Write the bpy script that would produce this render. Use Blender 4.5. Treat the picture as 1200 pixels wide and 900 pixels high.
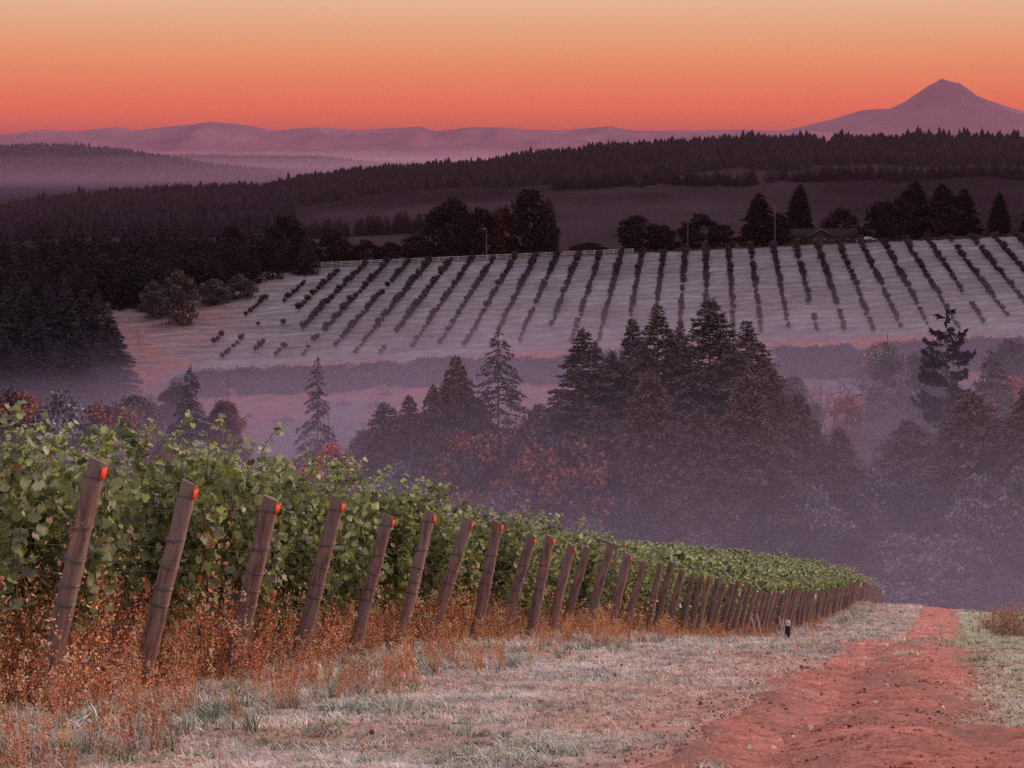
import bpy, math, random
import numpy as np

for _o in list(bpy.data.objects):
    bpy.data.objects.remove(_o)
R = math.radians
C = bpy.context.scene
COL = C.collection

# ------------------------------------------------------------------ camera
F = 1800.0                      # focal length in pixels of the 1200-wide photograph
HZ = 170.0                      # row of the true horizon
cam_d = bpy.data.cameras.new('camera')
cam = bpy.data.objects.new('camera', cam_d)
COL.objects.link(cam)
cam.location = (0, 0, 0)
cam.rotation_euler = (R(90), 0, 0)
cam_d.sensor_width = 36.0
cam_d.lens = 36.0 * F / 1200.0
cam_d.shift_y = -(450 - HZ) / 1200.0
cam_d.clip_start = 0.1
cam_d.clip_end = 60000
C.camera = cam

# ------------------------------------------------------------------ sky and sun
SUN_EL, SUN_AZ = R(16), R(58)   # azimuth measured from straight ahead towards the right
world = bpy.data.worlds.new('World')
C.world = world
world.use_nodes = True
wn, wl = world.node_tree.nodes, world.node_tree.links
wn.clear()
w_out = wn.new('ShaderNodeOutputWorld')
w_bg = wn.new('ShaderNodeBackground')
w_tc = wn.new('ShaderNodeTexCoord')
w_sep = wn.new('ShaderNodeSeparateXYZ')
w_ramp = wn.new('ShaderNodeValToRGB')
w_sky = wn.new('ShaderNodeTexSky')
w_sky.sky_type = 'NISHITA'
w_sky.sun_disc = False
w_sky.sun_elevation = R(4)
w_sky.sun_rotation = SUN_AZ
w_scl = wn.new('ShaderNodeMath'); w_scl.operation = 'MULTIPLY'; w_scl.inputs[1].default_value = 2.0
wl.new(w_tc.outputs['Generated'], w_sep.inputs[0])
wl.new(w_sep.outputs['Z'], w_scl.inputs[0])
wl.new(w_scl.outputs[0], w_ramp.inputs[0])
SKY = [(0.0, (0.42, 0.055, 0.055)), (0.012, (0.47, 0.060, 0.052)), (0.030, (0.68, 0.100, 0.036)),
       (0.05, (0.84, 0.130, 0.034)), (0.085, (0.88, 0.215, 0.062)), (0.125, (0.85, 0.335, 0.135)),
       (0.155, (0.83, 0.41, 0.215)), (0.19, (0.84, 0.50, 0.29)), (0.34, (0.92, 0.72, 0.58)),
       (0.7, (0.88, 0.78, 0.84)), (1.0, (0.84, 0.79, 0.92))]
el = w_ramp.color_ramp.elements
while len(el) > 1:
    el.remove(el[-1])
el[0].position = SKY[0][0]; el[0].color = SKY[0][1] + (1,)
for p, c in SKY[1:]:
    e = el.new(p); e.color = c + (1,)
w_mul = wn.new('ShaderNodeMix'); w_mul.data_type = 'RGBA'; w_mul.blend_type = 'MULTIPLY'
w_mul.inputs[0].default_value = 1.0
wl.new(w_sky.outputs[0], w_mul.inputs[6]); w_mul.inputs[7].default_value = (0.10, 0.07, 0.06, 1)
w_fac = wn.new('ShaderNodeMapRange')
wl.new(w_sep.outputs['Z'], w_fac.inputs[0])
w_fac.inputs[1].default_value = 0.16; w_fac.inputs[2].default_value = 0.5
w_fac.inputs[3].default_value = 0.0; w_fac.inputs[4].default_value = 1.0
w_scale = wn.new('ShaderNodeVectorMath'); w_scale.operation = 'SCALE'
wl.new(w_mul.outputs[2], w_scale.inputs[0]); wl.new(w_fac.outputs[0], w_scale.inputs['Scale'])
w_add = wn.new('ShaderNodeVectorMath'); w_add.operation = 'ADD'
wl.new(w_ramp.outputs[0], w_add.inputs[0]); wl.new(w_scale.outputs[0], w_add.inputs[1])
wl.new(w_add.outputs[0], w_bg.inputs['Color'])
w_bg.inputs['Strength'].default_value = 1.0
wl.new(w_bg.outputs[0], w_out.inputs['Surface'])

sun_d = bpy.data.lights.new('sun', 'SUN')
sun_d.energy = 3.2
sun_d.angle = R(12)
sun_d.color = (1.0, 0.72, 0.60)
sun = bpy.data.objects.new('sun', sun_d)
COL.objects.link(sun)
sun.rotation_euler = (R(90) - SUN_EL, 0, math.pi - SUN_AZ)

C.view_settings.view_transform = 'Standard'
C.view_settings.look = 'None'
C.view_settings.exposure = 0.0
C.view_settings.gamma = 1.0
C.view_settings.use_curve_mapping = False
C.cycles.use_denoising = False
C.cycles.max_bounces = 6
C.cycles.diffuse_bounces = 3
C.cycles.glossy_bounces = 2
C.cycles.transmission_bounces = 3
C.cycles.transparent_max_bounces = 8
C.cycles.volume_bounces = 1
C.cycles.caustics_reflective = False
C.cycles.caustics_refractive = False

rng = np.random.default_rng(7)
random.seed(7)

# ------------------------------------------------------------------ materials
def new_mat(name):
    m = bpy.data.materials.new(name)
    m.use_nodes = True
    nt = m.node_tree
    nt.nodes.clear()
    out = nt.nodes.new('ShaderNodeOutputMaterial')
    return m, nt, out

def mat(name, color=None, rough=0.85, noise=None, amount=0.35, scale=(1, 1, 1), bump=0.0, bump_scale=None,
        spec=0.25, translucent=0.0, detail=6, coords='Object', metallic=0.0, grey=None):
    """surface: colour (or the 'col' attribute) times a procedural variation, with optional bump"""
    m, nt, out = new_mat(name)
    N, L = nt.nodes.new, nt.links.new
    b = N('ShaderNodeBsdfPrincipled')
    b.inputs['Roughness'].default_value = rough
    b.inputs['Specular IOR Level'].default_value = spec
    b.inputs['Metallic'].default_value = metallic
    if color is None:
        a = N('ShaderNodeAttribute'); a.attribute_name = 'col'
        csock = a.outputs['Color']
    else:
        a = N('ShaderNodeRGB'); a.outputs[0].default_value = tuple(color) + (1,)
        csock = a.outputs[0]
    tc = N('ShaderNodeTexCoord')
    mp = N('ShaderNodeMapping'); mp.inputs['Scale'].default_value = scale
    L(tc.outputs[coords], mp.inputs[0])
    if noise:
        n = N('ShaderNodeTexNoise'); n.inputs['Scale'].default_value = noise
        n.inputs['Detail'].default_value = detail; n.inputs['Roughness'].default_value = 0.65
        L(mp.outputs[0], n.inputs[0])
        mr = N('ShaderNodeMapRange')
        mr.inputs[1].default_value = 0.3; mr.inputs[2].default_value = 0.7
        mr.inputs[3].default_value = 1 - amount; mr.inputs[4].default_value = 1 + amount
        L(n.outputs[0], mr.inputs[0])
        vm = N('ShaderNodeVectorMath'); vm.operation = 'SCALE'
        L(csock, vm.inputs[0]); L(mr.outputs[0], vm.inputs['Scale'])
        csock = vm.outputs[0]
    if grey:                                       # weathered patches, differing from piece to piece
        oi = N('ShaderNodeObjectInfo'); ad = N('ShaderNodeVectorMath'); ad.operation = 'ADD'
        rs = N('ShaderNodeVectorMath'); rs.operation = 'SCALE'; rs.inputs[0].default_value = (31, 17, 23)
        L(oi.outputs['Random'], rs.inputs['Scale']); L(tc.outputs[coords], ad.inputs[0]); L(rs.outputs[0], ad.inputs[1])
        n3 = N('ShaderNodeTexNoise'); n3.inputs['Scale'].default_value = 3.0; n3.inputs['Detail'].default_value = 5; L(ad.outputs[0], n3.inputs[0])
        m3 = N('ShaderNodeMapRange'); m3.inputs[1].default_value = .42; m3.inputs[2].default_value = .68; L(n3.outputs[0], m3.inputs[0])
        mg = N('ShaderNodeMix'); mg.data_type = 'RGBA'; mg.inputs[7].default_value = tuple(grey) + (1,)
        L(m3.outputs[0], mg.inputs[0]); L(csock, mg.inputs[6])
        m4 = N('ShaderNodeMapRange'); m4.inputs[3].default_value = .78; m4.inputs[4].default_value = 1.2; L(oi.outputs['Random'], m4.inputs[0])
        v4 = N('ShaderNodeVectorMath'); v4.operation = 'SCALE'; L(mg.outputs[2], v4.inputs[0]); L(m4.outputs[0], v4.inputs['Scale'])
        csock = v4.outputs[0]
    L(csock, b.inputs['Base Color'])
    if bump:
        n2 = N('ShaderNodeTexNoise'); n2.inputs['Scale'].default_value = bump_scale or (noise or 5)
        n2.inputs['Detail'].default_value = 8; n2.inputs['Roughness'].default_value = 0.7
        L(mp.outputs[0], n2.inputs[0])
        bp = N('ShaderNodeBump'); bp.inputs['Strength'].default_value = 1.0
        bp.inputs['Distance'].default_value = bump
        L(n2.outputs[0], bp.inputs['Height'])
        L(bp.outputs[0], b.inputs['Normal'])
    if translucent:
        t = N('ShaderNodeBsdfTranslucent')
        tint = N('ShaderNodeMix'); tint.data_type = 'RGBA'; tint.blend_type = 'MULTIPLY'
        tint.inputs[0].default_value = 1.0; tint.inputs[7].default_value = (1.25, 1.45, 0.7, 1)
        L(csock, tint.inputs[6]); L(tint.outputs[2], t.inputs[0])
        mx = N('ShaderNodeMixShader'); mx.inputs[0].default_value = translucent
        L(b.outputs[0], mx.inputs[1]); L(t.outputs[0], mx.inputs[2])
        L(mx.outputs[0], out.inputs[0])
    else:
        L(b.outputs[0], out.inputs[0])
    return m

M = {}
M['needle'] = mat('needles', None, 0.9, 0.8, 0.3, spec=0.0)
M['tree_leaf'] = mat('tree_leaves', None, 0.85, 0.9, 0.3, spec=0.0)
M['bark'] = mat('bark', (0.075, 0.05, 0.045), 0.95, 4, 0.4, (1, 1, 0.25), 0.03, 9)
M['vine_leaf'] = mat('vine_leaves', None, 0.55, 14, 0.25, spec=0.35, translucent=0.34)
M['vine_wood'] = mat('vine_wood', (0.10, 0.055, 0.045), 0.9, 18, 0.4, (1, 1, 0.3), 0.01, 40)
M['cane'] = mat('cane', (0.17, 0.075, 0.05), 0.7, 18, 0.3)
M['post'] = mat('post_wood', (0.225, 0.125, 0.108), 0.9, 30, 0.75, (1, 1, 0.10), 0.02, 45, grey=(0.215, 0.155, 0.145))
M['tag'] = mat('orange_tag', (0.80, 0.075, 0.03), 0.8, 30, 0.15)
M['yellow_tag'] = mat('yellow_tag', (0.75, 0.72, 0.22), 0.5, 30, 0.1)
M['wire'] = mat('wire', (0.16, 0.13, 0.13), 0.45, 60, 0.3, metallic=0.6)
M['weed'] = mat('dry_weeds', None, 0.9, 9, 0.2, spec=0.1, translucent=0.2)
M['grass'] = mat('frosted_grass', None, 0.8, 2.2, 0.25, spec=0.3)
M['white'] = mat('white_paint', (0.40, 0.34, 0.37), 0.6, 3, 0.2)
M['stake'] = mat('pale_stake', (0.45, 0.33, 0.33), 0.6, 20, 0.2)
M['pole'] = mat('pole_wood', (0.10, 0.07, 0.065), 0.9, 5, 0.3, (1, 1, 0.2), 0.01)
M['house_wall'] = mat('house_siding', (0.03, 0.018, 0.018), 0.85, 2, 0.2, (0.2, 0.2, 6), 0.01, 4)
M['roof'] = mat('roof_shingles', (0.030, 0.020, 0.024), 1.0, 3, 0.3, (1, 1, 3), 0.02, 9, spec=0.0)
M['trim'] = mat('roof_trim', (0.10, 0.07, 0.075), 0.7, 3, 0.1)
M['glass'] = mat('window_glass', (0.03, 0.03, 0.035), 0.15, 2, 0.1, spec=0.5)
M['car'] = mat('car_paint', (0.22, 0.18, 0.19), 0.35, 2, 0.05, spec=0.5)
M['rubber'] = mat('rubber', (0.02, 0.02, 0.02), 0.9, 9, 0.2)
M['barn'] = mat('barn_wall', (0.09, 0.07, 0.085), 0.8, 2, 0.2, (6, 6, 0.3), 0.01)
M['far'] = mat('hazy_mountain', (0.20, 0.085, 0.125), 1.0, 0.0016, 0.25, spec=0.0, bump=60, bump_scale=0.002)  # purple base colour paints in part of the distance haze

# ------------------------------------------------------------------ mesh helpers
class MB:
    """collects polygons with a colour per vertex and links them as ONE mesh"""
    def __init__(s):
        s.V, s.P, s.K, s.n = [], [], [], 0
    def add(s, V, P, col=(0.5, 0.5, 0.5)):
        V = np.asarray(V, np.float32).reshape(-1, 3)
        P = np.asarray(P, np.int64)
        c = np.asarray(col, np.float32)
        if c.ndim == 1:
            c = np.tile(c[:3], (len(V), 1))
        s.V.append(V); s.P.append(P + s.n); s.K.append(c); s.n += len(V)
        return s
    def mesh(s, name, material, smooth=False):
        V = np.concatenate(s.V); K = np.concatenate(s.K)
        me = bpy.data.meshes.new(name)
        me.vertices.add(len(V)); me.vertices.foreach_set('co', V.ravel())
        loops = np.concatenate([p.ravel() for p in s.P])
        sizes = np.concatenate([np.full(len(p), p.shape[1]) for p in s.P])
        starts = np.concatenate([[0], np.cumsum(sizes)[:-1]])
        me.loops.add(len(loops)); me.loops.foreach_set('vertex_index', loops.astype(np.int32))
        me.polygons.add(len(sizes)); me.polygons.foreach_set('loop_start', starts.astype(np.int32))
        if smooth:
            me.polygons.foreach_set('use_smooth', np.ones(len(sizes), bool))
        me.update(calc_edges=True)
        a = me.color_attributes.new('col', 'FLOAT_COLOR', 'POINT')
        a.data.foreach_set('color', np.concatenate([K, np.ones((len(K), 1), np.float32)], 1).ravel())
        me.materials.append(material)
        return me
    def build(s, name, material, parent=None, smooth=False, loc=None):
        o = bpy.data.objects.new(name, s.mesh(name, material, smooth))
        COL.objects.link(o)
        if parent: o.parent = parent
        if loc is not None: o.location = loc
        return o

def link_mesh(name, me, parent=None, loc=None):
    o = bpy.data.objects.new(name, me)
    COL.objects.link(o)
    if parent: o.parent = parent
    if loc is not None: o.location = loc
    return o

def tag(o, label=None, cat=None, group=None, kind=None):
    if label: o['label'] = label
    if cat: o['category'] = cat
    if group: o['group'] = group
    if kind: o['kind'] = kind
    return o

def empty(name, loc, rz=0.0, s=1.0):
    o = bpy.data.objects.new(name, None)
    o.empty_display_size = 0.3
    o.location = loc; o.rotation_euler = (0, 0, rz); o.scale = (s, s, s) if np.isscalar(s) else s
    COL.objects.link(o)
    return o

def copy_tree(o, parent=None):
    c = o.copy(); COL.objects.link(c)
    if parent: c.parent = parent
    for ch in list(o.children):
        copy_tree(ch, c)
    return c

def scatter(TV, TP, pos, rot, scale, col, mb):
    """instances of a template (TV, TP) merged into mb; rot (p,3,3), scale (p,) or (p,3), col (p,3)"""
    TV = np.asarray(TV, float); TP = np.asarray(TP)
    p = len(pos)
    if p == 0: return
    scale = np.asarray(scale, float)
    if scale.ndim == 1: scale = scale[:, None]
    L = TV[None] * scale[:, None, :]
    V = np.einsum('pij,pnj->pni', rot, L) + np.asarray(pos)[:, None, :]
    n = len(TV)
    P = TP[None] + (np.arange(p) * n)[:, None, None]
    mb.add(V.reshape(-1, 3), P.reshape(-1, TP.shape[1]), np.repeat(np.asarray(col), n, axis=0))

def rot_zxy(az, pitch, roll):
    """Rz(az) @ Rx(pitch) @ Ry(roll), vectorised"""
    ca, sa, cp, sp, cr, sr = np.cos(az), np.sin(az), np.cos(pitch), np.sin(pitch), np.cos(roll), np.sin(roll)
    o, z = np.ones_like(ca), np.zeros_like(ca)
    A = np.stack([np.stack([ca, -sa, z], -1), np.stack([sa, ca, z], -1), np.stack([z, z, o], -1)], -2)
    B = np.stack([np.stack([o, z, z], -1), np.stack([z, cp, -sp], -1), np.stack([z, sp, cp], -1)], -2)
    D = np.stack([np.stack([cr, z, sr], -1), np.stack([z, o, z], -1), np.stack([-sr, z, cr], -1)], -2)
    return A @ B @ D

def tube(mb, pts, rad, n=6, col=(0.5, 0.5, 0.5), cap=True):
    pts = np.asarray(pts, float); rad = np.asarray(rad, float)
    if rad.ndim == 0: rad = np.full(len(pts), float(rad))
    d = np.gradient(pts, axis=0)
    d /= np.linalg.norm(d, axis=1)[:, None] + 1e-9
    ref = np.array([0.31, 0.95, 0.05]) if abs(d[0][2]) > 0.7 else np.array([0, 0, 1.0])
    u = np.cross(d, ref); u /= np.linalg.norm(u, axis=1)[:, None] + 1e-9
    v = np.cross(d, u)
    a = np.linspace(0, 2 * np.pi, n, endpoint=False)
    V = pts[:, None, :] + rad[:, None, None] * (np.cos(a)[None, :, None] * u[:, None, :] + np.sin(a)[None, :, None] * v[:, None, :])
    k = len(pts)
    i = np.arange(k - 1)[:, None] * n; j = np.arange(n)[None]; j2 = (j + 1) % n
    P = np.stack([i + j, i + j2, i + n + j2, i + n + j], -1).reshape(-1, 4)
    mb.add(V.reshape(-1, 3), P, col)
    if cap:
        mb.add(V[-1], [list(range(n))], col)
        mb.add(V[0][::-1], [list(range(n))], col)

def box(mb, c, s, col=(0.5, 0.5, 0.5), rz=0.0):
    x, y, z = s[0] / 2, s[1] / 2, s[2] / 2
    V = np.array([[-x, -y, -z], [x, -y, -z], [x, y, -z], [-x, y, -z], [-x, -y, z], [x, -y, z], [x, y, z], [-x, y, z]])
    ca, sa = math.cos(rz), math.sin(rz)
    V = V @ np.array([[ca, sa, 0], [-sa, ca, 0], [0, 0, 1]]) + np.array(c)
    mb.add(V, [[0, 3, 2, 1], [4, 5, 6, 7], [0, 1, 5, 4], [1, 2, 6, 5], [2, 3, 7, 6], [3, 0, 4, 7]], col)

# ------------------------------------------------------------------ noise and terrain
_T = np.random.default_rng(3).random((256, 256))
def vn(x, y, s=0):
    x = np.asarray(x, float) + s * 17.3; y = np.asarray(y, float) + s * 9.1
    xi = np.floor(x).astype(int); yi = np.floor(y).astype(int)
    fx = x - xi; fy = y - yi
    fx = fx * fx * (3 - 2 * fx); fy = fy * fy * (3 - 2 * fy)
    g = lambda a, b: _T[(a) & 255, (b) & 255]
    return (g(xi, yi) * (1 - fx) + g(xi + 1, yi) * fx) * (1 - fy) + (g(xi, yi + 1) * (1 - fx) + g(xi + 1, yi + 1) * fx) * fy - 0.5
def fbm(x, y, s=0, o=4):
    r = 0; a = 1.0
    for k in range(o):
        r = r + a * vn(x * 2 ** k, y * 2 ** k, s + k); a *= 0.5
    return r
def sm(a, b, x):
    t = np.clip((np.asarray(x, float) - a) / (b - a), 0, 1)
    return t * t * (3 - 2 * t)

def xf(Y):                         # the line of end posts (their tops) in plan
    return 0.282 * np.asarray(Y, float) - 6.61
TY = [-60, 0, 7.6, 12, 15.1, 18.2, 21.3, 24.5, 28.5, 32, 35.6, 41.6, 57, 66.8, 80, 100, 121, 140, 163, 185, 200, 215, 245, 317, 353]
TZ = [8.0, -1.50, -3.15, -4.38, -5.27, -6.11, -6.95, -7.95, -9.25, -10.35, -11.5, -13.5, -18.45, -21.3, -25.1, -30.7, -36.2, -42.1, -49.0, -56.5, -64, -70, -70, -53.5, -47.4]
_ty = np.linspace(-60, 353, 2000)
_tz = np.interp(_ty, TY, TZ)
_k = np.hanning(25); _k /= _k.sum()
_tzs = np.convolve(np.pad(_tz, 12, mode='reflect', reflect_type='odd'), _k, mode='valid')

RPX = [-400, 0, 83, 167, 242, 312, 367, 433, 500, 567, 633, 672, 717, 800, 862, 952, 1069, 1153, 1250, 1700]
RPY = [236, 234, 222, 215, 211, 209, 198, 190, 186, 182, 170, 168, 163, 158, 154, 153, 152, 152, 158, 165]

def H(X, Y, fine=True):
    X = np.asarray(X, float); Y = np.asarray(Y, float)
    z = np.interp(Y, _ty, _tzs)
    d = xf(Y) - X
    z = z + sm(20, 60, Y) * (1 - sm(150, 200, Y)) * 3.0 * (1 - np.exp(-np.maximum(d, 0) * 0.085))
    o = np.maximum(-d - 4, 0)
    z = z - sm(50, 100, Y) * (1 - sm(150, 200, Y)) * 2.5 * (1 - np.exp(-o * 0.05))
    Xc = np.clip(X, -260, 300)
    z = z + 0.044 * Xc * sm(240, 345, Y)
    P = -33.9 + 0.044 * Xc - 0.140 * (450 - np.minimum(Y, 452))
    z = np.where(Y > 353, P, z)
    # beyond the crest
    u = np.clip(600 + F * X / np.maximum(Y, 1), -400, 1700)
    Rg = -(np.interp(u, RPX, RPY) - HZ) * 2000 / F - 17
    B = np.interp(u, [0, 400, 1200], [-74, -66, -60])
    t = np.clip((Y - 700) / 1300, 0, 1)
    Lz = B + (Rg - B) * t ** 1.25 + fbm(X / 160, Y / 160, 5, 3) * 7 * sm(600, 900, Y) * (1 - sm(1700, 2000, Y))
    plain = -90.0
    Lz = Lz + (plain - Lz) * sm(2200, 3200, Y)
    w = sm(458, 620, Y)
    z = np.where(Y > 452, (P - 0.02 * (Y - 452)) * (1 - w) + Lz * w, z)
    A1 = np.interp(X, [-6000, -4000, -1667, -1437, -1260, -1147, -970, -700], [70, 92, 84, 80, 68, 50, 22, 0])
    z = z + A1 * np.exp(-((Y - 5000) / 600.0) ** 2) * (1 + 0.25 * fbm(X / 220, Y / 300, 9))
    A2 = np.interp(X, [-4000, -1800, -1500, -900, -700, -400], [30, 40, 36, 34, 10, 0])
    z = z + A2 * np.exp(-((Y - 7200) / 500.0) ** 2) * (1 + 0.3 * fbm(X / 200, Y / 300, 12))
    # undulation
    near = 1 - sm(60, 160, Y)
    z = z + 0.10 * fbm(X / 3.0, Y / 3.0, 1, 3) * (1 - sm(100, 200, Y))
    z = z + 1.2 * fbm(X / 30, Y / 30, 2, 3) * sm(230, 260, Y) * (1 - sm(340, 356, Y)) + 0.25 * fbm(X / 14, Y / 14, 2, 2) * sm(350, 360, Y) * (1 - sm(440, 455, Y))
    if fine:
        z = z + 0.035 * fbm(X / 0.42, Y / 0.42, 3, 3) * near
    # wheel ruts along the track
    off = -d
    z = z - 0.05 * near * (np.exp(-((off - 5.6) / 0.28) ** 2) + np.exp(-((off - 6.9) / 0.28) ** 2)) + 0.02 * near * np.exp(-((off - 6.25) / 0.3) ** 2)
    return z

def road_edges(Y):
    l = 4.98 + 0.27 * fbm(Y / 2.3, Y * 0 + 3, 21) + 0.15 * fbm(Y / 0.35, Y * 0 + 8, 22, 3)
    r = 7.0 + 0.22 * fbm(Y / 2.0, Y * 0 + 6, 23) + 0.15 * fbm(Y / 0.35, Y * 0 + 2, 24, 3)
    l = l + 0.15 * sm(14, 30, Y)
    r = r + 1.3 * (1 - sm(7.5, 12, Y)) + 0.6 * sm(35, 75, Y)
    l = l - 0.3 * sm(35, 75, Y)
    return l, r

def ground_colour(X, Y):
    n1 = fbm(X / 1.1, Y / 1.1, 31); n2 = fbm(X / 5, Y / 5, 32); n3 = fbm(X / 0.25, Y / 0.25, 33, 3)
    off = X - xf(Y)
    frost = np.array([0.42, 0.33, 0.30]); straw = np.array([0.40, 0.24, 0.19]); olive = np.array([0.20, 0.20, 0.13])
    soil = np.array([0.39, 0.180, 0.150]); dark = np.array([0.12, 0.075, 0.055]); green = np.array([0.38, 0.38, 0.28])
    def mix(a, b, t): return a * (1 - t[..., None]) + b * t[..., None]
    c = mix(frost[None], straw[None], np.clip(0.35 + 1.3 * n1 + 0.6 * n3, 0, 1))
    c = mix(c, olive[None], np.clip(0.05 + 1.2 * n2 + 0.9 * n3, 0, 0.8)); c = c * (1 + 0.35 * n3[..., None])
    t_r = sm(6.4, 7.4, off); c = mix(c, green[None], t_r * np.clip(0.6 + n1, 0, 1))
    c = mix(c, soil[None], np.clip(sm(4.1, 5.2, off + 0.9 * n1) * (1 - sm(6.7, 7.4, off + 0.6 * n1)) * 0.9, 0, 1))
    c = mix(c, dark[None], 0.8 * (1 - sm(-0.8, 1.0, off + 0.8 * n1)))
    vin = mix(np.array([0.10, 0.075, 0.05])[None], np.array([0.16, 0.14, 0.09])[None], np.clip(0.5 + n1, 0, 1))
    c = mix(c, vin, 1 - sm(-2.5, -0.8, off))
    # valley and reddish slope
    m1 = fbm(X / 16, Y / 11, 41); m2 = fbm(X / 3, Y / 2, 42, 3)
    red = np.array([0.29, 0.118, 0.118]); mauve = np.array([0.155, 0.14, 0.175]); pale = np.array([0.30, 0.25, 0.28])
    v = mix(red[None], mauve[None], np.clip(0.25 + 1.5 * m1 + 0.5 * m2, 0, 1))
    v = mix(v, mauve[None] * 1.0, 1 - sm(238, 275, Y))
    c = mix(c, v, sm(150, 190, Y))
    # frosted orchard field
    st = 0.5 + 0.5 * np.sin((Y + 1.5 * m1 + 0.012 * X) * 2 * np.pi / 3.6)
    orch = mix(np.array([0.165, 0.130, 0.148])[None], np.array([0.235, 0.205, 0.222])[None], np.clip(.5 + 0.8 * m1 + .6 * m2, 0, 1))
    u = 600 + F * X / np.maximum(Y, 1)
    left = sm(40, -30, u - np.interp(Y, [350, 452], [255, 365])) if False else 1 - sm(-60, 5, u - np.interp(Y, [350, 452], [265, 372]))
    pth = mix(np.array([0.20, 0.150, 0.165])[None], np.array([0.27, 0.115, 0.115])[None], np.clip(0.42 + 1.4 * fbm(X / 9 + Y / 14, Y / 40, 45) + 0.5 * m2, 0, 1))
    orch = mix(orch, pth, left)
    c = mix(c, orch, sm(349, 355, Y + 3 * m1))
    c = mix(c, np.array([0.10, 0.062, 0.058])[None] * (1 + 0.6 * m2[..., None]), sm(453, 457, Y))
    far = mix(np.array([0.016, 0.009, 0.014])[None], np.array([0.036, 0.022, 0.030])[None], np.clip(0.4 + 1.6 * fbm(X / 190, Y / 260, 51), 0, 1))
    c = mix(c, far, sm(470, 560, Y))
    c = mix(c, np.array([0.05, 0.030, 0.055])[None], sm(2300, 3300, Y))
    return np.clip(c, 0.004, 0.9)

# ground sheet
ys = [-60, -40, -25, -15, -8, -3, 0, 2, 3.5]
y = 4.5
while y < 14500:
    ys.append(y)
    y += max(0.085, y * 0.0105) if y < 470 else y * 0.016
ys.append(14500)
ys = np.array(ys)
pos = list(np.arange(0.05, 9, 0.1)); x = 9.0
while x < 10000:
    pos.append(x); x += 0.1 + (x - 9) * 0.022 if x < 60 else x * 0.022
pos.append(10000)
xs = np.array([-p for p in pos[::-1]] + pos)
GX, GY = np.meshgrid(xs, ys)
GZ = H(GX, GY)
_off = GX - xf(GY)
_l, _r = road_edges(GY)
GZ = GZ - 0.07 * (np.clip((_off - _l - 0.12) / 0.2, 0, 1) * np.clip((_r - 0.12 - _off) / 0.2, 0, 1)) * (1 - sm(125, 130, GY))
ny, nx = GX.shape
idx = np.arange(ny * nx).reshape(ny, nx)
P = np.stack([idx[:-1, :-1], idx[:-1, 1:], idx[1:, 1:], idx[1:, :-1]], -1).reshape(-1, 4)
g = MB().add(np.stack([GX, GY, GZ], -1).reshape(-1, 3), P, ground_colour(GX, GY).reshape(-1, 3))
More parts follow.
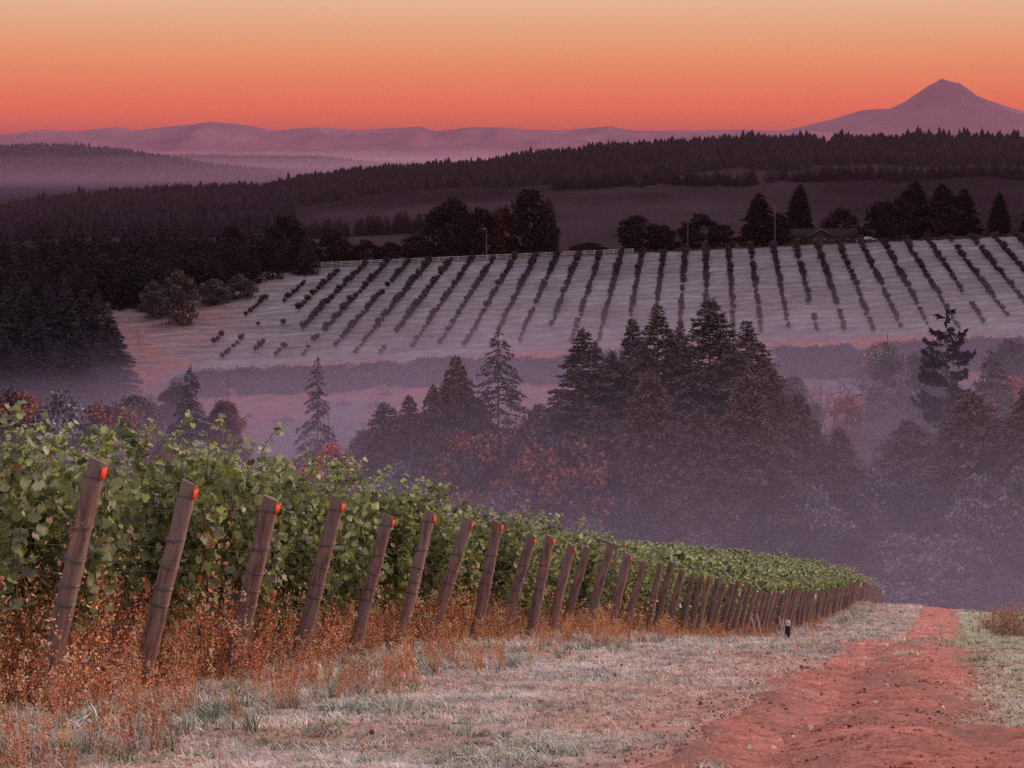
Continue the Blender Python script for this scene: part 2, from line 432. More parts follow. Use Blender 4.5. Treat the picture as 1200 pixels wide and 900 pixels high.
def ground_material():
    m, nt, out = new_mat('ground_soil_and_turf')
    N, L = nt.nodes.new, nt.links.new
    b = N('ShaderNodeBsdfPrincipled'); b.inputs['Roughness'].default_value = 1.0; b.inputs['Specular IOR Level'].default_value = 0.0
    a = N('ShaderNodeAttribute'); a.attribute_name = 'col'
    geo = N('ShaderNodeNewGeometry'); sp = N('ShaderNodeSeparateXYZ'); L(geo.outputs['Position'], sp.inputs[0])
    def rng_(sock, a0, a1, b0, b1):
        r_ = N('ShaderNodeMapRange'); L(sock, r_.inputs[0])
        for i_, v_ in enumerate((a0, a1, b0, b1)): r_.inputs[i_ + 1].default_value = v_
        return r_.outputs[0]
    def nz(scale, det, sx, sy):
        mp = N('ShaderNodeMapping'); mp.inputs['Scale'].default_value = (sx, sy, 1); L(geo.outputs['Position'], mp.inputs[0])
        n_ = N('ShaderNodeTexNoise'); n_.inputs['Scale'].default_value = scale; n_.inputs['Detail'].default_value = det; n_.inputs['Roughness'].default_value = .7
        L(mp.outputs[0], n_.inputs[0]); return n_.outputs[0]
    def math_(op, x_, y_):
        q_ = N('ShaderNodeMath'); q_.operation = op
        for i_, v_ in enumerate((x_, y_)):
            if isinstance(v_, (int, float)): q_.inputs[i_].default_value = v_
            else: L(v_, q_.inputs[i_])
        return q_.outputs[0]
    near = rng_(nz(6.0, 8, 1, 1), .3, .7, .72, 1.28)
    clump = rng_(nz(0.55, 8, 0.8, 1.1), .32, .68, .62, 1.38)       # tussocky slope
    strip = nz(0.42, 5, 0.25, 1.0)                                  # ragged frost strips across the slope
    yy = math_('ADD', sp.outputs['Y'], math_('ADD', math_('MULTIPLY', strip, 4.0), math_('MULTIPLY', nz(0.03, 3, 1, 1), 16.0)))
    wave = math_('SINE', math_('MULTIPLY', yy, 2 * math.pi / 5.6), 0)
    wv = rng_(wave, -1, 1, .86, 1.10)
    field = math_('MULTIPLY', wv, rng_(nz(0.8, 7, 0.30, 1.1), .32, .68, .68, 1.32))
    m1 = rng_(sp.outputs['Y'], 130, 200, 0, 1); m2 = rng_(sp.outputs['Y'], 351, 356, 0, 1); m3 = rng_(sp.outputs['Y'], 453, 470, 0, 1)
    def lerp(x_, y_, t_):
        q_ = N('ShaderNodeMix'); q_.data_type = 'FLOAT'; L(t_, q_.inputs[0]); L(x_, q_.inputs[2]); L(y_, q_.inputs[3]); return q_.outputs[0]
    farn = rng_(nz(0.02, 9, 1, 0.5), .3, .7, .75, 1.25)
    v = lerp(lerp(lerp(near, clump, m1), field, m2), farn, m3)
    vm = N('ShaderNodeVectorMath'); vm.operation = 'SCALE'; L(a.outputs['Color'], vm.inputs[0]); L(v, vm.inputs['Scale'])
    L(vm.outputs[0], b.inputs['Base Color'])
    bp = N('ShaderNodeBump'); bp.inputs['Strength'].default_value = 1; bp.inputs['Distance'].default_value = 1
    hgt = lerp(math_('MULTIPLY', nz(9, 9, 1, 1), .04), math_('MULTIPLY', nz(0.9, 8, 1, 1), .8), m1)
    L(hgt, bp.inputs['Height']); L(bp.outputs[0], b.inputs['Normal']); L(b.outputs[0], out.inputs[0])
    return m
M['ground'] = ground_material()
tag(g.build('ground', M['ground'], smooth=True), kind='structure')

# red dirt track
yr = [3.0]
while yr[-1] < 131:
    yr.append(yr[-1] + max(0.05, yr[-1] * 0.006))
yr = np.array(yr)
_l, _r = road_edges(yr)
tt = np.linspace(0, 1, 46)
RX = xf(yr)[:, None] + _l[:, None] + (_r - _l)[:, None] * tt[None]
RY = np.repeat(yr[:, None], len(tt), 1)
edge = np.minimum(tt, 1 - tt)[None] * 2.3
RZ = H(RX, RY) + 0.012 * np.clip(edge / 0.15, -1, 1) + 0.026 * fbm(RX / 0.14, RY / 0.14, 61, 4) * np.clip(edge / 0.2, 0, 1) * (1 - sm(20, 60, RY))
RZ = RZ - 0.03 * (edge <= 0)
n1 = fbm(RX / 0.5, RY / 0.5, 62); n2 = fbm(RX / 0.07, RY / 0.07, 63, 3)
rc = np.array([0.44, 0.176, 0.145])[None, None] * (1 + 0.35 * n1[..., None] + 0.5 * n2[..., None])
gray = np.clip(1.3 * fbm(RX / 0.8, RY / 2.4, 64) + 0.12, 0, 0.75)[..., None]
rc = rc * (1 - gray) + np.array([0.26, 0.150, 0.125]) * gray
idx = np.arange(RX.size).reshape(RX.shape)
P = np.stack([idx[:-1, :-1], idx[:-1, 1:], idx[1:, 1:], idx[1:, :-1]], -1).reshape(-1, 4)
M['dirt'] = mat('red_dirt', None, 0.95, 30, 0.42, spec=0.0, bump=0.035, bump_scale=38)
tag(MB().add(np.stack([RX, RY, RZ], -1).reshape(-1, 3), P, np.clip(rc, 0.02, 0.8).reshape(-1, 3)).build('dirt_road', M['dirt'], smooth=True), kind='structure')

# ------------------------------------------------------------------ far mountains
MX = [-700, -300, 0, 54, 83, 137, 154, 200, 250, 292, 321, 367, 417, 450, 492, 510, 550, 587, 617, 667, 713, 743, 800, 870, 950, 1050, 1200, 1500, 2000]
MY = [150, 156, 158, 152, 154, 149, 153, 148, 142.5, 147, 153, 149, 152, 151, 148, 154, 149, 149, 152, 152.5, 148, 153, 153, 152, 154, 158, 160, 155, 158]
MD = 11000.0
ax = np.linspace(-800, 2100, 700)
ay = np.concatenate([np.linspace(9300, 10800, 22), np.linspace(10900, 11100, 5), np.linspace(11300, 13000, 8)])
AX, AY = np.meshgrid(ax, ay)
WX = (AX - 600) / F * MD
crest = -(np.interp(AX, MX, MY) - HZ) / F * MD + 5 * fbm(WX / 130, WX * 0 + 4, 71)
f = np.where(AY < 11000, sm(9300, 11000, AY) , 1 - sm(11000, 13000, AY) * 0.95)
spur = 1 - np.abs(fbm(WX / 420, AY / 900, 72)) * 0.5 * np.minimum(1, np.abs(AY - 11000) / 500)
AZ = -92 + (crest + 92) * f * spur
idx = np.arange(AX.size).reshape(AX.shape)
P = np.stack([idx[:-1, :-1], idx[:-1, 1:], idx[1:, 1:], idx[1:, :-1]], -1).reshape(-1, 4)
tag(MB().add(np.stack([WX, AY, AZ], -1).reshape(-1, 3), P).build('mountain_range', M['far'], smooth=True), kind='structure')

VD = 13400.0
q = VD / F
lx = np.array([0, 9, 17, 30, 43, 62, 75, 92, 110, 129, 174, 260, 420]) * q
ly = -(np.array([92, 97, 101, 110, 119, 128, 128, 129, 134, 140, 151, 165, 178]) - HZ) * q
rx = np.array([0, 8, 21, 30, 40, 55, 70, 96, 130, 180, 260, 420]) * q
ry = -(np.array([92, 95, 98, 104, 112, 118, 123, 131, 140, 150, 163, 178]) - HZ) * q
vx0 = (1104 - 600) * q
r = np.concatenate([[0], np.geomspace(15, 420 * q, 90)])
a = np.linspace(0, 2 * np.pi, 181)[:-1]
RR, AA = np.meshgrid(r, a)
wr = 0.5 + 0.5 * np.cos(AA)
ZZ = np.interp(RR, lx, ly) * (1 - wr) + np.interp(RR, rx, ry) * wr
ridge = fbm(AA * 9 / (2 * np.pi) * 2.2, RR / 900, 75)
ZZ = ZZ - np.abs(np.sin(AA)) * np.abs(ridge) * 60 * np.clip(RR / 400, 0, 1) + 6 * fbm(RR / 60, AA * 12, 76) * np.clip(RR / 200, 0, 1)
VX = vx0 + RR * np.cos(AA); VY = VD + RR * np.sin(AA) * 0.33
ZZ = np.where(RR > 400 * q, -92, ZZ)
idx = np.arange(RR.size).reshape(RR.shape); nxt = np.roll(idx, -1, 0)
P = np.stack([idx[:, :-1], idx[:, 1:], nxt[:, 1:], nxt[:, :-1]], -1).reshape(-1, 4)
tag(MB().add(np.stack([VX, VY, ZZ], -1).reshape(-1, 3), P).build('mountain', M['far'], smooth=True), kind='structure')

# ------------------------------------------------------------------ trees
QV = np.array([[-.5, 0, 0], [.5, 0, 0], [.32, 1, 0.05], [-.32, 1, -0.05]])
QP = np.array([[0, 1, 2, 3]])
TVt = np.array([[-.5, 0, 0], [.5, 0, .04], [0, 1, 0]])
TPt = np.array([[0, 1, 2]])

def vary(col, n, r, amt=0.25):
    c = np.asarray(col, float)
    return np.clip(c[None] * (1 + amt * r.normal(size=(n, 1))) * (1 + 0.10 * r.normal(size=(n, 3))), 0.003, 0.9)

def conifer_mesh(h, w, seed, col=(0.045, 0.045, 0.045), nb=170, nt=46, tuft=0.55, base=0.06, power=0.85, droop=0.25, gap=0.0, up=0.1, alt=None, lift=0.0, cap=1.0):
    """returns trunk mesh and crown mesh"""
    r = np.random.default_rng(seed)
    tm = MB()
    k = 9
    tz = np.linspace(-0.5, h * 0.985, k)
    px = np.cumsum(r.normal(size=k)) * 0.0035 * h * 0.3
    tr = np.interp(tz, [0, h], [0.013 * h, 0.02])
    pts = np.stack([px - px[0], np.cumsum(r.normal(size=k)) * 0.002 * h * 0.3, tz], 1)
    tube(tm, pts, tr, 7)
    cm = MB()
    t = np.sort(r.random(nb) ** 0.85) * (1 - base) + base
    t = t[r.random(nb) > gap]
    az = np.arange(len(t)) * 2.399963 + r.normal(size=len(t)) * 0.6
    prof = np.minimum(1, (1 - t) / cap) ** power * (0.72 + 0.28 * np.clip((t - base) / 0.15, 0, 1))
    lump = 1 + 0.20 * np.sin(az * 1.0 + seed) + 0.16 * r.normal(size=len(t))
    L = w / 2 * prof * np.clip(lump, 0.45, 1.5) + 0.012 * h
    for i in range(len(t)):
        m = max(6, int(nt * (L[i] / (w / 2)) * (0.6 + 0.4 * (L[i] / (w / 2)))))
        s = np.sqrt(r.random(m)) * 0.96 + 0.04
        dirx, diry = math.cos(az[i]), math.sin(az[i])
        side = r.normal(size=m) * 0.16 * L[i] * (1.15 - s * 0.75)
        cx = np.interp(t[i] * h, tz, pts[:, 0]); cy = np.interp(t[i] * h, tz, pts[:, 1])
        x = cx + dirx * L[i] * s - diry * side
        yv = cy + diry * L[i] * s + dirx * side
        zz = t[i] * h + up * L[i] * s - droop * L[i] * s ** 2 - np.abs(side) * 0.35 + lift * L[i] * s ** 3 + r.normal(size=m) * 0.05 * h / 30
        ang = az[i] - np.pi / 2 + r.normal(size=m) * 0.75
        pit = r.normal(size=m) * 0.35 + up - droop * s * 1.2 + lift * s
        rol = r.normal(size=m) * 0.7
        sc = tuft * (0.65 + 0.7 * r.random(m)) * (1.0 - 0.35 * t[i])
        c = vary(col, m, r)
        if alt is not None:
            sel = (r.random(m) < 0.35)
            c[sel] = vary(alt, sel.sum(), r)
        scatter(TVt, TPt, np.stack([x, yv, zz], 1), rot_zxy(ang, pit, rol), np.stack([sc * 0.5, sc, sc], 1), c, cm)
        if L[i] > 1.2 and i % 2 == 0:
            q_ = np.linspace(0, 1, 4)
            bp = np.stack([cx + dirx * L[i] * q_, cy + diry * L[i] * q_, t[i] * h + up * L[i] * q_ - droop * L[i] * q_ ** 2 + lift * L[i] * q_ ** 3], 1)
            tube(tm, bp, np.linspace(0.05, 0.015, 4) * h / 25, 4)
    # leader
    m = 26
    zt = h * (0.93 + 0.075 * r.random(m))
    scatter(TVt, TPt, np.stack([np.full(m, pts[-1, 0]), np.full(m, pts[-1, 1]), zt], 1), rot_zxy(r.random(m) * 6.28, 0.5 + r.random(m) * 0.6, r.normal(size=m)),
            np.stack([np.full(m, tuft * 0.3), np.full(m, tuft * 0.8), np.full(m, tuft)], 1), vary(col, m, r), cm)
    return tm.mesh('trunk', M['bark']), cm.mesh('crown', M['needle'])

def leafy_mesh(h, w, seed, col=(0.08, 0.06, 0.07), nc=46, nl=110, leaf=0.42, low=0.12, alt=None, altf=0.3, round_=1.0, gaps=0.0):
    r = np.random.default_rng(seed)
    tm = MB(); cm = MB()
    tube(tm, [[0, 0, -0.5], [0.02 * h, 0, h * 0.18], [0, 0.02 * h, h * 0.38], [0.01 * h, 0, h * 0.62]], np.array([0.035, 0.026, 0.018, 0.008]) * h, 7)
    cen = []
    for i in range(nc):
        a_ = r.random() * 6.28; zz = r.random()
        rad = math.sin(math.pi * min(1, (0.12 + 0.88 * zz)) ** round_) ** 0.6 * (0.35 + 0.6 * math.sqrt(r.random()))
        zc = low * h + (0.93 - low) * h * zz
        cen.append((math.cos(a_) * rad * w / 2 * 0.85, math.sin(a_) * rad * w / 2 * 0.85, zc))
        if i % 4 == 0:
            e = np.array(cen[-1]); s0 = np.array([0, 0, h * (0.15 + 0.35 * zz)])
            tube(tm, [s0, (s0 + e) / 2 + [0, 0, 0.02 * h], e], np.array([0.012, 0.008, 0.003]) * h, 5)
    for cx, cy, cz in cen:
        if r.random() < gaps: continue
        m = int(nl * (0.6 + 0.8 * r.random()))
        v = r.normal(size=(m, 3)); v /= np.linalg.norm(v, axis=1)[:, None]
        rr = (w * 0.13) * (0.7 + 0.6 * r.random()) * r.random(m) ** 0.45
        p = v * rr[:, None] * [1, 1, 0.75] + [cx, cy, cz]
        cc = vary(col, m, r, 0.22)
        if alt is not None and r.random() < altf:
            cc = vary(alt, m, r, 0.22)
        cc *= (0.85 + 0.3 * r.random())
        sc = leaf * (0.5 + 0.8 * r.random(m))
        scatter(QV, QP, p, rot_zxy(r.random(m) * 6.28, r.normal(size=m) * 0.8, r.normal(size=m) * 0.8), np.stack([sc * 0.8, sc, sc], 1), cc, cm)
    return tm.mesh('trunk', M['bark']), cm.mesh('crown', M['tree_leaf'])

def bare_mesh(h, seed, spread=0.5, depth=4, up=0.6, rad=0.03):
    r = random.Random(seed); tm = MB()
    def grow(p, d, L, ra, k):
        q_ = [p]
        for _ in range(3):
            d = d + np.array([r.gauss(0, .12), r.gauss(0, .12), r.gauss(0.03, .08)]); d /= np.linalg.norm(d)
            q_.append(q_[-1] + d * L / 3)
        tube(tm, q_, np.linspace(ra, ra * 0.6, 4), 5)
        if k == 0: return
        for _ in range(3 if k > 1 else 4):
            j = r.randint(1, 3)
            nd = d * up + np.array([r.gauss(0, spread), r.gauss(0, spread), r.gauss(0.15, spread * .5)]); nd /= np.linalg.norm(nd)
            grow(q_[j], nd, L * r.uniform(.55, .8), ra * 0.55, k - 1)
    grow(np.array([0, 0, -0.3]), np.array([0, 0, 1.0]), h * 0.42, rad * h, depth)
    return tm

def place_tree(name, meshes, px, Y, top, base_h, label, cat='tree', group=None, rz=None, wf=1.0, parts=('trunk', 'crown')):
    """stands the tree on the ground at (px column, distance Y); its top reaches row `top`"""
    X = (px - 600) / F * Y
    z = float(H(np.array([X]), np.array([Y]), False)[0])
    zt = -(top - HZ) / F * Y
    hh = max(zt - z, 1.0)
    s = hh / base_h
    o = empty(name, (X, Y, z), rz if rz is not None else (px * 1.37) % 6.28, 1.0)
    o.scale = (s * wf, s * wf, s)
    tag(o, label, cat, group)
    for n, me in zip(parts, meshes):
        link_mesh(n, me, o)
    return o, hh

FIR = [conifer_mesh(40, 15, 11 + i, (0.105, 0.080, 0.090), 560, 210, 0.68, 0.02, 1.02, 0.26, 0.03, 0.24, alt=(0.155, 0.098, 0.088), cap=0.44, lift=0.08) for i in range(4)]  # needle base tone raised to paint in valley haze
OPEN = [conifer_mesh(25, 11, 31 + i, (0.095, 0.075, 0.088), 260, 110, 0.50, 0.04, 0.85, 0.42, 0.10, 0.12, lift=0.14, cap=0.45) for i in range(3)]
BLUE = [conifer_mesh(30, 11, 141 + i, (0.038, 0.036, 0.050), 420, 130, 0.6, 0.0, 0.95, 0.3, 0.0, 0.25, alt=(0.05, 0.045, 0.06), cap=0.8) for i in range(2)]
CED = [conifer_mesh(30, 15, 41 + i, (0.150, 0.090, 0.086), 600, 190, 0.66, 0.0, 0.82, 0.50, 0.0, 0.45, alt=(0.16, 0.085, 0.075), cap=0.5) for i in range(3)]
LEAF_M = [leafy_mesh(12, 11, 51 + i, [(0.20, 0.165, 0.19), (0.125, 0.10, 0.115), (0.065, 0.055, 0.062)][i], 60, 300, 0.33, 0.04, alt=[(0.26, 0.22, 0.25), (0.19, 0.14, 0.15), (0.10, 0.08, 0.09)][i], altf=0.3) for i in range(3)]  # paler variants put mist fade into the leaf colour, besides frost
LEAF_O = [leafy_mesh(12, 11, 61 + i, (0.27, 0.105, 0.080), 60, 290, 0.32, 0.04, alt=(0.095, 0.075, 0.095), altf=0.4) for i in range(2)]
LEAF_R = [leafy_mesh(10, 8, 66 + i, (0.50, 0.15, 0.11), 40, 260, 0.27, 0.04, alt=(0.26, 0.12, 0.11), altf=0.4) for i in range(2)]

fir_grp = 'tall conifers rising from the misty valley'
V_TREES = [
 # kind, variant, px, Y, top, widthfactor, label
 ('OPEN', 0, 223, 246, 430, 0.70, 'hazy dark conifer standing alone at far left of the valley above the vines'),
 ('OPEN', 1, 372, 244, 418, 0.55, 'slim solitary conifer on the reddish slope above the bright orange bush'),
 ('FIR', 1, 451, 240, 472, 0.9, 'shortest slim conifer at the left end of the valley tree line'),
 ('CED', 0, 480, 236, 464, 0.62, 'narrow pointed conifer second in the valley tree line'),
 ('CED', 1, 508, 232, 452, 0.62, 'rusty tinted conifer left of the broad brown one in the valley line'),
 ('CED', 2, 533, 236, 418, 0.78, 'broad brown conifer just left of the open branched fir'),
 ('OPEN', 2, 584, 232, 384, 1.0, 'open branched fir whose drooping limbs show the slope through them'),
 ('CED', 0, 632, 242, 474, 0.9, 'low conifer between the open branched fir and the wide fir'),
 ('FIR', 0, 684, 226, 386, 1.05, 'wide fir with spreading lower limbs left of the tall central group'),
 ('FIR', 1, 741, 236, 374, 0.75, 'dark fir at the left shoulder of the tall central group'),
 ('FIR', 2, 770, 228, 360, 0.95, 'second tallest fir of the central group'),
 ('FIR', 3, 797, 240, 377, 0.55, 'thin fir squeezed between the two tallest firs'),
 ('FIR', 0, 832, 224, 349, 1.12, 'tallest fir in the centre of the valley group'),
 ('FIR', 2, 875, 232, 378, 0.95, 'fir on the right shoulder of the tall central group'),
 ('CED', 1, 762, 212, 436, 1.0, 'broad brownish cedar in front of the second tallest fir'),
 ('CED', 2, 700, 216, 478, 0.95, 'cedar standing in front of the wide spreading fir'),
 ('CED', 0, 878, 210, 440, 1.1, 'large rust brown cedar in front of the right shoulder fir'),
 ('CED', 1, 822, 206, 478, 0.9, 'cedar low in front of the tallest fir'),
 ('CED', 2, 935, 216, 462, 0.85, 'rust tipped cedar descending to the right of the central group'),
 ('CED', 0, 984, 214, 502, 0.85, 'smallest cedar at the right foot of the central group'),
 ('FIR', 1, 716, 232, 412, 0.7, 'dark fir filling the gap right of the wide spreading fir'),
 ('CED', 2, 655, 224, 470, 0.8, 'broad cedar left of the wide spreading fir'),
 ('FIR', 2, 852, 236, 398, 0.8, 'fir filling the gap between the tallest fir and the right shoulder'),
 ('CED', 1, 905, 222, 430, 0.8, 'rusty cedar behind the large rust brown one'),
 ('CED', 0, 560, 238, 468, 0.7, 'brownish conifer at the left foot of the open branched fir'),
 ('CED', 2, 440, 230, 505, 0.7, 'lowest brownish conifer at the left end of the valley line'),
 ('OPEN', 1, 1161, 246, 408, 0.95, 'slim conifer just right of the gnarled fir'),
 ('CED', 0, 1064, 226, 492, 1.15, 'low rounded dark conifer below the gnarled fir'),
 ('CED', 1, 1134, 214, 458, 1.25, 'massive brown cedar at the right below the slim conifer'),
 ('CED', 2, 1205, 210, 452, 0.95, 'dark cedar cut off by the right edge of the valley'),
 ('FIR', 3, 1255, 225, 400, 0.9, 'fir beyond the right side of the valley group'),
]
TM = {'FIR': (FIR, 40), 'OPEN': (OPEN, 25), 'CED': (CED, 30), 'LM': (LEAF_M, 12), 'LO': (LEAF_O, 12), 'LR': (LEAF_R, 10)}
for i, (kd, vi, px, Y, top, wf, lab) in enumerate(V_TREES):
    ms, bh = TM[kd]
    o, hh = place_tree('conifer_tree', ms[vi], px, Y, top, bh, lab, 'conifer', fir_grp, rz=i * 1.9)
    base_w = {'FIR': 15, 'OPEN': 11, 'CED': 15}[kd]
    # crown width in metres aimed at through wf: fir crowns about 100 px wide at this distance
    want = {'FIR': 142, 'OPEN': 98, 'CED': 134}[kd] * wf * Y / F
    sx = want / base_w
    o.scale = (sx, sx, o.scale[2])

# gnarled fir with bare gaps
gn_t, gn_c = conifer_mesh(25, 13, 93, (0.036, 0.028, 0.038), 92, 240, 0.8, 0.08, 0.34, 0.45, 0.06, 0.12, lift=0.45)
o, hh = place_tree('conifer_tree', (gn_t, gn_c), 1110, 240, 362, 25, 'gnarled dark fir with ragged up swept limbs and bare gaps at right', 'conifer', fir_grp, rz=0.6)
o.scale = (0.9, 0.9, o.scale[2])

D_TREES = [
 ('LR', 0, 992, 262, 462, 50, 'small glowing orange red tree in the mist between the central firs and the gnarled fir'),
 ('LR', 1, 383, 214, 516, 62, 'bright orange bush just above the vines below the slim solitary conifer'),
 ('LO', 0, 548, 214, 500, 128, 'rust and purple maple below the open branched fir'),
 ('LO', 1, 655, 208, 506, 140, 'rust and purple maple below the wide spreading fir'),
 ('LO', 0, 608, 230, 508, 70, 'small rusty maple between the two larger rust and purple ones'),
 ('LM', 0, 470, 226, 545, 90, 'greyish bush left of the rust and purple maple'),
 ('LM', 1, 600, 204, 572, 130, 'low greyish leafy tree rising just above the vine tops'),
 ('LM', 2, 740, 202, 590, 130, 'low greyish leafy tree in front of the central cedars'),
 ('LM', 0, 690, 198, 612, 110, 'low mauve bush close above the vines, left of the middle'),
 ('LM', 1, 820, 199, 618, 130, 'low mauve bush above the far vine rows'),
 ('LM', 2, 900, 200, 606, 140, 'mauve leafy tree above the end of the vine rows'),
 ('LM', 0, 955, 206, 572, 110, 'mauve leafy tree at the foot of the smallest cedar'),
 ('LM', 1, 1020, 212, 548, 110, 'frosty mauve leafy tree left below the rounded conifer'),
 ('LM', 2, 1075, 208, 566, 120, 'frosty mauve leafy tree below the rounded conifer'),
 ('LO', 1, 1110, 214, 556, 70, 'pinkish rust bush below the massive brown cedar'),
 ('LM', 0, 1150, 204, 560, 120, 'frosty mist-paled leafy tree below the massive brown cedar'),
 ('LM', 1, 1205, 200, 545, 120, 'frosty mist-paled leafy tree at the right edge'),
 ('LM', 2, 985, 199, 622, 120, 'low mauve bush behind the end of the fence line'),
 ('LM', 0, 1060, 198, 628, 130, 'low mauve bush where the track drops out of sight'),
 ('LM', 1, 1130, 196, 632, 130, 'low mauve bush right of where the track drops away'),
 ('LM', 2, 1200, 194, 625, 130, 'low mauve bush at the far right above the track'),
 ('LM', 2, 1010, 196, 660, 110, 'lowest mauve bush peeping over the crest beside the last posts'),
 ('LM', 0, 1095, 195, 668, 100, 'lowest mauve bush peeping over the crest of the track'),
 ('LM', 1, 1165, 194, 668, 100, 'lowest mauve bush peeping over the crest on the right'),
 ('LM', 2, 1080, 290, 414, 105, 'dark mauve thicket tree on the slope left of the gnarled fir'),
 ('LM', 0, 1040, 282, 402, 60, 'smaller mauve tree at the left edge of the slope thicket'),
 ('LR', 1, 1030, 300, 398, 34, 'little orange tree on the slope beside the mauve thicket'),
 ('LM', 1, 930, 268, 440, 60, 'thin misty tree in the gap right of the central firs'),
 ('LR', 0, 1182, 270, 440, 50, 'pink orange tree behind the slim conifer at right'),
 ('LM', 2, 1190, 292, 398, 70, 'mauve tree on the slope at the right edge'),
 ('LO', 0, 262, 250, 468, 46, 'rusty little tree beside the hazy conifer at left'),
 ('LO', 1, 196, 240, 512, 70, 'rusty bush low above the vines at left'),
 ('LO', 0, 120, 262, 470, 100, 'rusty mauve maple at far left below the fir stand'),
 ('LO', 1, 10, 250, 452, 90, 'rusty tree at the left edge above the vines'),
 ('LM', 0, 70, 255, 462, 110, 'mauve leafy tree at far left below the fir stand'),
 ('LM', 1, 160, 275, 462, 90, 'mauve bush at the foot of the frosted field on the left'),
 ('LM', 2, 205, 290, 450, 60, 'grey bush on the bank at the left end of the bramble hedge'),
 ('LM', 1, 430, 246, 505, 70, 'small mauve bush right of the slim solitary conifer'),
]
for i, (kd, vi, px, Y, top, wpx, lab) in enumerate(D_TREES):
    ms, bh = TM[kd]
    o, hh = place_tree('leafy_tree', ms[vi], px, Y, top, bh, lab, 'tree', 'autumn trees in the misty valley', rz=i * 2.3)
    bw = {'LM': 11, 'LO': 11, 'LR': 8}[kd]
    W = wpx * 1.15 * Y / F
    sx = W / bw
    ch = min(hh, 1.2 * W)
    o.scale = (1, 1, 1)
    for c_ in o.children:
        if c_.name.startswith('trunk'):
            c_.scale = (sx, sx, (hh - 0.5 * ch) / (bh * .62))
        else:
            c_.scale = (sx, sx, ch / bh); c_.location = (0, 0, hh - ch)
            top_crown = c_
    k = 1
    while hh - ch - k * 0.72 * ch > -0.6 * ch and k < 4:
        c2 = top_crown.copy(); COL.objects.link(c2); c2.parent = o
        c2.location = (math.cos(i + k * 2.0) * W * .18, math.sin(i + k * 2.0) * W * .18, max(hh - ch - k * 0.72 * ch, 0)); c2.rotation_euler = (0, 0, k * 2.1)
        c2.scale = (sx * 1.12, sx * 1.12, ch / bh)
        k += 1

# bare snag and misty bare trees
sn = bare_mesh(20, 5, 0.75, 3, 0.5, 0.012).mesh('trunk', M['bark'])
for px, Y, top, lab in [(975, 285, 398, 'tall bare snag with crooked side branches above the orange tree'),
                        (912, 290, 424, 'thin bare trunk standing in the mist left of the snag'),
                        (945, 280, 420, 'second thin bare trunk in the mist beside the snag')]:
    X = (px - 600) / F * Y; z = float(H(np.array([X]), np.array([Y]), False)[0]); hh = -(top - HZ) / F * Y - z
    o = empty('bare_tree', (X, Y, z), px); s = hh / 14; o.scale = (s * .7, s * .7, s); tag(o, lab, 'tree'); link_mesh('trunk', sn, o)

# fir stand at the left
for i, (px, Y, top, w_, lab) in enumerate([
    (-15, 330, 345, 55, 'dark fir at the very left edge of the fir stand'),
    (8, 335, 336, 52, 'first full fir at the left of the stand'),
    (30, 342, 330, 50, 'dark fir second in the left stand'),
    (55, 348, 334, 50, 'dark fir in the middle of the left stand'),
    (78, 344, 328, 50, 'tallest fir of the left stand'),
    (98, 350, 340, 46, 'dark fir in the right half of the left stand'),
    (114, 342, 345, 46, 'last dark fir of the left stand beside the frosted field'),
    (128, 332, 362, 40, 'shorter fir at the foot of the left stand next to the field'),
    (45, 318, 372, 60, 'dusky fir low in front of the left stand'),
    (90, 316, 380, 60, 'dusky fir in front of the right half of the left stand'),
    (0, 310, 385, 60, 'dusky fir low at the left edge in front of the stand')]):
    o, hh = place_tree('conifer_tree', BLUE[i % 2], px, Y, top, 30, lab, 'conifer', 'fir stand at the left edge', rz=i * 1.3)
    sx = w_ * 1.3 * Y / F / 11; o.scale = (sx, sx, o.scale[2])

